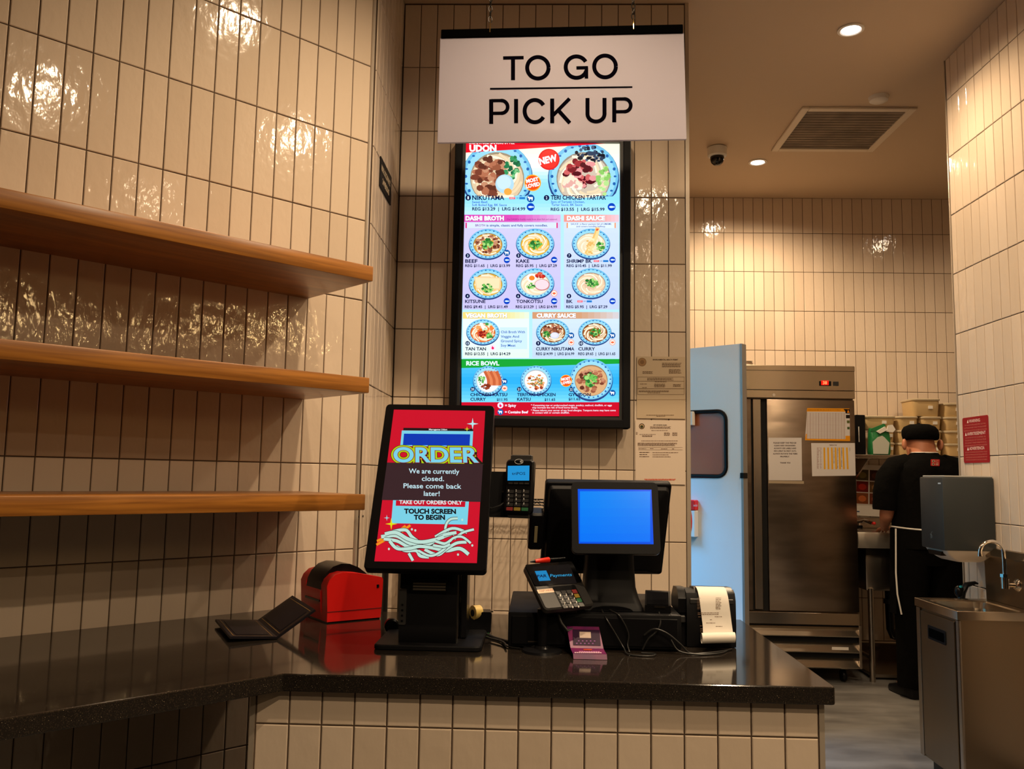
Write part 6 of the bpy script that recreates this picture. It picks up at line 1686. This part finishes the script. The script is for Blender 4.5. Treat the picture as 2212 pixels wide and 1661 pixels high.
for s_ in (-1, 1):
    q.tube([(s_ * 0.10, 0, 1.425), (s_ * 0.175, 0, 1.395), (s_ * 0.222, 0.0, 1.33), (s_ * 0.243, 0.005, 1.24), (s_ * 0.250, 0.01, 1.145), (s_ * 0.251, 0.01, 1.128)], 0, 16, rad=[0.062, 0.080, 0.084, 0.080, 0.077, 0.074])
o = D(q, 'shirt', m_shirt, wk, W0, True, 1.2)
D(MB().tube([(0.078 * math.cos(2 * math.pi * i / 20), 0.012 + 0.078 * math.sin(2 * math.pi * i / 20), 1.490) for i in range(20)], 0.0045, 6, True), 'collar', m_white, wk, W0)
BM = frame((PX + 0.006, PY - 0.1265, 1.427), 0, rad(10))
D(slab(MB(), -0.026, 0.026, -0.020, 0.020, 0.003, -0.001, 0.004), 'red_badge', mat('red_badge_print', (0.62, 0.01, 0.012), 0.7), wk, BM)
pr = Print(BM @ Matrix.Translation((0, -0.0012, 0)), rough=0.7)
for x_, z_, w_, h_ in ((-0.021, 0.003, 0.016, 0.013), (-0.021, -0.016, 0.016, 0.013), (0.001, 0.002, 0.003, 0.014), (0.008, 0.002, 0.010, 0.003), (0.008, 0.012, 0.010, 0.003), (0.002, -0.016, 0.004, 0.014), (0.009, -0.016, 0.004, 0.014), (0.015, -0.016, 0.003, 0.014)):
    pr.poly([(x_, z_), (x_ + w_, z_), (x_ + w_, z_ + h_), (x_, z_ + h_)], (232, 205, 180), False)
pr.lay = 2
for x_, z_ in ((-0.017, 0.006), (-0.017, -0.013)):
    pr.poly([(x_, z_), (x_ + 0.008, z_), (x_ + 0.008, z_ + 0.007), (x_, z_ + 0.007)], (40, 10, 8), False)
pr.done('badge_print', wk)
q = MB()
for s_ in (-1, 1):
    q.tube([(s_ * 0.085, 0, 0.97), (s_ * 0.100, 0, 0.86), (s_ * 0.112, 0.004, 0.70), (s_ * 0.120, 0.01, 0.48), (s_ * 0.128, 0.0, 0.25), (s_ * 0.134, -0.005, 0.06)], 0, 16, rad=[0.118, 0.122, 0.108, 0.088, 0.078, 0.076])
q.loft([[Vector((a_ * math.cos(2 * math.pi * i / 18), b_ * math.sin(2 * math.pi * i / 18), z_)) for i in range(18)] for z_, a_, b_ in ((0.80, 0.16, 0.12), (0.90, 0.20, 0.145), (1.0, 0.196, 0.14))])
D(q, 'trousers', m_trous, wk, W0, True, 1.2)
for s_ in (-1, 1):
    q = MB(); r_ = []
    for y_, hw_, h_ in ((-0.075, 0.030, 0.05), (-0.06, 0.040, 0.075), (0.0, 0.044, 0.085), (0.09, 0.048, 0.065), (0.16, 0.044, 0.045), (0.195, 0.026, 0.03)):
        r_.append([Vector((a_, y_, c_)) for a_, c_ in rrect(-hw_, hw_, 0.0008, h_, 0.012, 3)])
    D(q.loft(r_), 'shoe', m_black, wk, W0 @ Matrix.Translation((s_ * 0.136, 0, 0)) @ Matrix.Rotation(-s_ * rad(10), 4, 'Z'))
# apron: white tape round the waist, black cloth wrapping the left side with a white hem
D(MB().tube([(0.214 * math.cos(t_), 0.156 * math.sin(t_), 1.022 + 0.006 * math.cos(2 * t_)) for t_ in [2 * math.pi * i / 28 for i in range(28)]], 0.0052, 6, True), 'apron_string', m_white, wk, W0)
rings = []
for i in range(9):
    t_ = rad(195 - 210 * i / 8.0)
    rings.append([Vector((0.222 * math.cos(t_), 0.165 * math.sin(t_), 1.018)), Vector((0.236 * math.cos(t_), 0.19 * math.sin(t_), 0.50)), Vector((0.230 * math.cos(t_), 0.184 * math.sin(t_), 0.50)), Vector((0.216 * math.cos(t_), 0.159 * math.sin(t_), 1.018))])
ap = D(MB().loft(rings), 'apron', m_trous, wk, W0)
t_ = rad(196)
o = MB().tube([(0.221 * math.cos(t_), 0.165 * math.sin(t_), 1.018), (0.230 * math.cos(t_), 0.178 * math.sin(t_), 0.75), (0.226 * math.cos(t_), 0.19 * math.sin(t_), 0.62), (0.205 * math.cos(t_), 0.20 * math.sin(t_), 0.50)], 0.005, 6).done('apron_hem', m_white); o.parent = wk
# flat cap
q = lofted([(1.573, 0.098, 0.102, 0, 0.050), (1.582, 0.104, 0.111, 0, 0.050), (1.605, 0.107, 0.118, 0, 0.055), (1.635, 0.104, 0.118, 0, 0.06), (1.658, 0.088, 0.105, 0, 0.065), (1.672, 0.058, 0.075, 0, 0.068), (1.677, 0.012, 0.015, 0, 0.068)], 24, 2.1)
cap_ = D(q, 'flat_cap', m_shirt, wk, W0, True, 1.2)
o = MB().ell((0, 0, 0), 0.007, 0.007, 0.004, 10, 6).done('cap_button', m_shirt); o.parent = cap_; o.matrix_basis = WM(cap_).inverted() @ W0 @ Matrix.Translation((0, 0.068, 1.679))
o = MB().prism([(0.075 * math.cos(rad(20 + 14 * i)), 0.06 + 0.155 * math.sin(rad(20 + 14 * i))) for i in range(11)], lambda u, v, d: (u, v, d), 1.585, 1.590).done('cap_peak', m_shirt); o.parent = cap_; o.matrix_basis = WM(cap_).inverted() @ W0

# ------------------------------------------------------------------ sub-parts under their parts
def nest(thing_name, part, subs):
    for t_ in [o_ for o_ in COL.objects if o_.parent is None and o_.name.split('.')[0] == thing_name]:
        kids = list(t_.children)
        host = next((k_2 for k_2 in kids if k_2.name.split('.')[0] == part), None)
        if host is None:
            continue
        for k_2 in kids:
            if k_2 is not host and k_2.name.split('.')[0] in subs and not k_2.children:
                w_ = WM(k_2); k_2.parent = host; k_2.matrix_basis = WM(host).inverted() @ w_
for tn, pn, ss in (('card_reader', 'body', ('key', 'menu_key', 'printed_marks')), ('card_reader', 'screen_glass', ('screen_image',)), ('card_reader', 'bracket_plate', ('screw',)),
                   ('payment_terminal', 'keypad_well', ('key', 'key_marks')), ('payment_terminal', 'screen_glass', ('screen_image',)), ('payment_terminal', 'body', ('sticker',)),
                   ('upright_fridge', 'door', ('pull_handle', 'door_gasket')), ('upright_fridge', 'thermostat', ('red_readout',)), ('upright_fridge', 'lower_rail', ('lock',)), ('upright_fridge', 'grille_back', ('louver', 'grille_sticker')),
                   ('hand_sink', 'door', ('handle_bezel', 'handle_recess')), ('hand_sink', 'basin', ('drain',)), ('swing_door', 'leaf', ('latch', 'lower_latch', 'pane_corner')), ('swing_door', 'window_gasket', ('window_pane',)),
                   ('food_tub', 'tub', ('label',)), ('person', 'shirt', ('collar', 'red_badge', 'badge_print')), ('person', 'apron', ('apron_string', 'apron_hem')), ('person', 'body', ('ear',)),
                   ('sales_terminal', 'customer_display', ('display_rim', 'blue_screen', 'display_hinge')), ('sales_terminal', 'rear_housing', ('vent_holes',)), ('sales_terminal', 'swipe_reader', ('sticker',)), ('sales_terminal', 'stand', ('cable_arch',)),
                   ('order_kiosk', 'printer_door', ('slot_bar',)), ('order_kiosk', 'button_strip', ('button',)), ('order_kiosk', 'glass', ('screen_image',)),
                   ('menu_display', 'panel', ('screen_image',)), ('hanging_sign', 'panel', ('lettering',)), ('ceiling_vent', 'mesh_panel', ('bar',)), ('cash_drawer', 'drawer_front', ('lock', 'maker_plate')),
                   ('label_printer', 'front_cover', ('label_slot',)), ('tape_dispenser', 'tape_roll', ('hub',)), ('tape_dispenser', 'body', ('cutter', 'maker_mark')), ('receipt_printer', 'body', ('paper_slot', 'latch')),
                   ('warning_sign', 'plate', ('lettering',)), ('occupancy_sign', 'plate', ('lettering',)), ('towel_dispenser', 'cover', ('maker_mark',)), ('towel_dispenser', 'tray', ('towel_slot',)),
                   ('kitchen_sink', 'drain_pipe', ('pipe_nut',)), ('green_bag', 'pouch', ('label_print', 'white_flap', 'torn_top', 'folded_top')), ('receipt', 'paper', ('receipt_print',)), ('leaflet', 'sheet', ('leaflet_print',)),
                   ('health_permit', 'sheet', ('permit_print',)), ('tax_certificate', 'sheet', ('certificate_print',)), ('fridge_notice', 'sheet', ('notice_print',)), ('yellow_chart', 'sheet', ('chart_print',)),
                   ('schedule_sheet', 'sheet', ('schedule_print',)), ('food_poster', 'sheet', ('food_picture', 'poster_print')), ('wall_box', 'lid', ('lettering',)), ('gooseneck_tap', 'spout', ('aerator',)), ('sink_tap', 'spout', ('red_button',))):
    nest(tn, pn, ss)
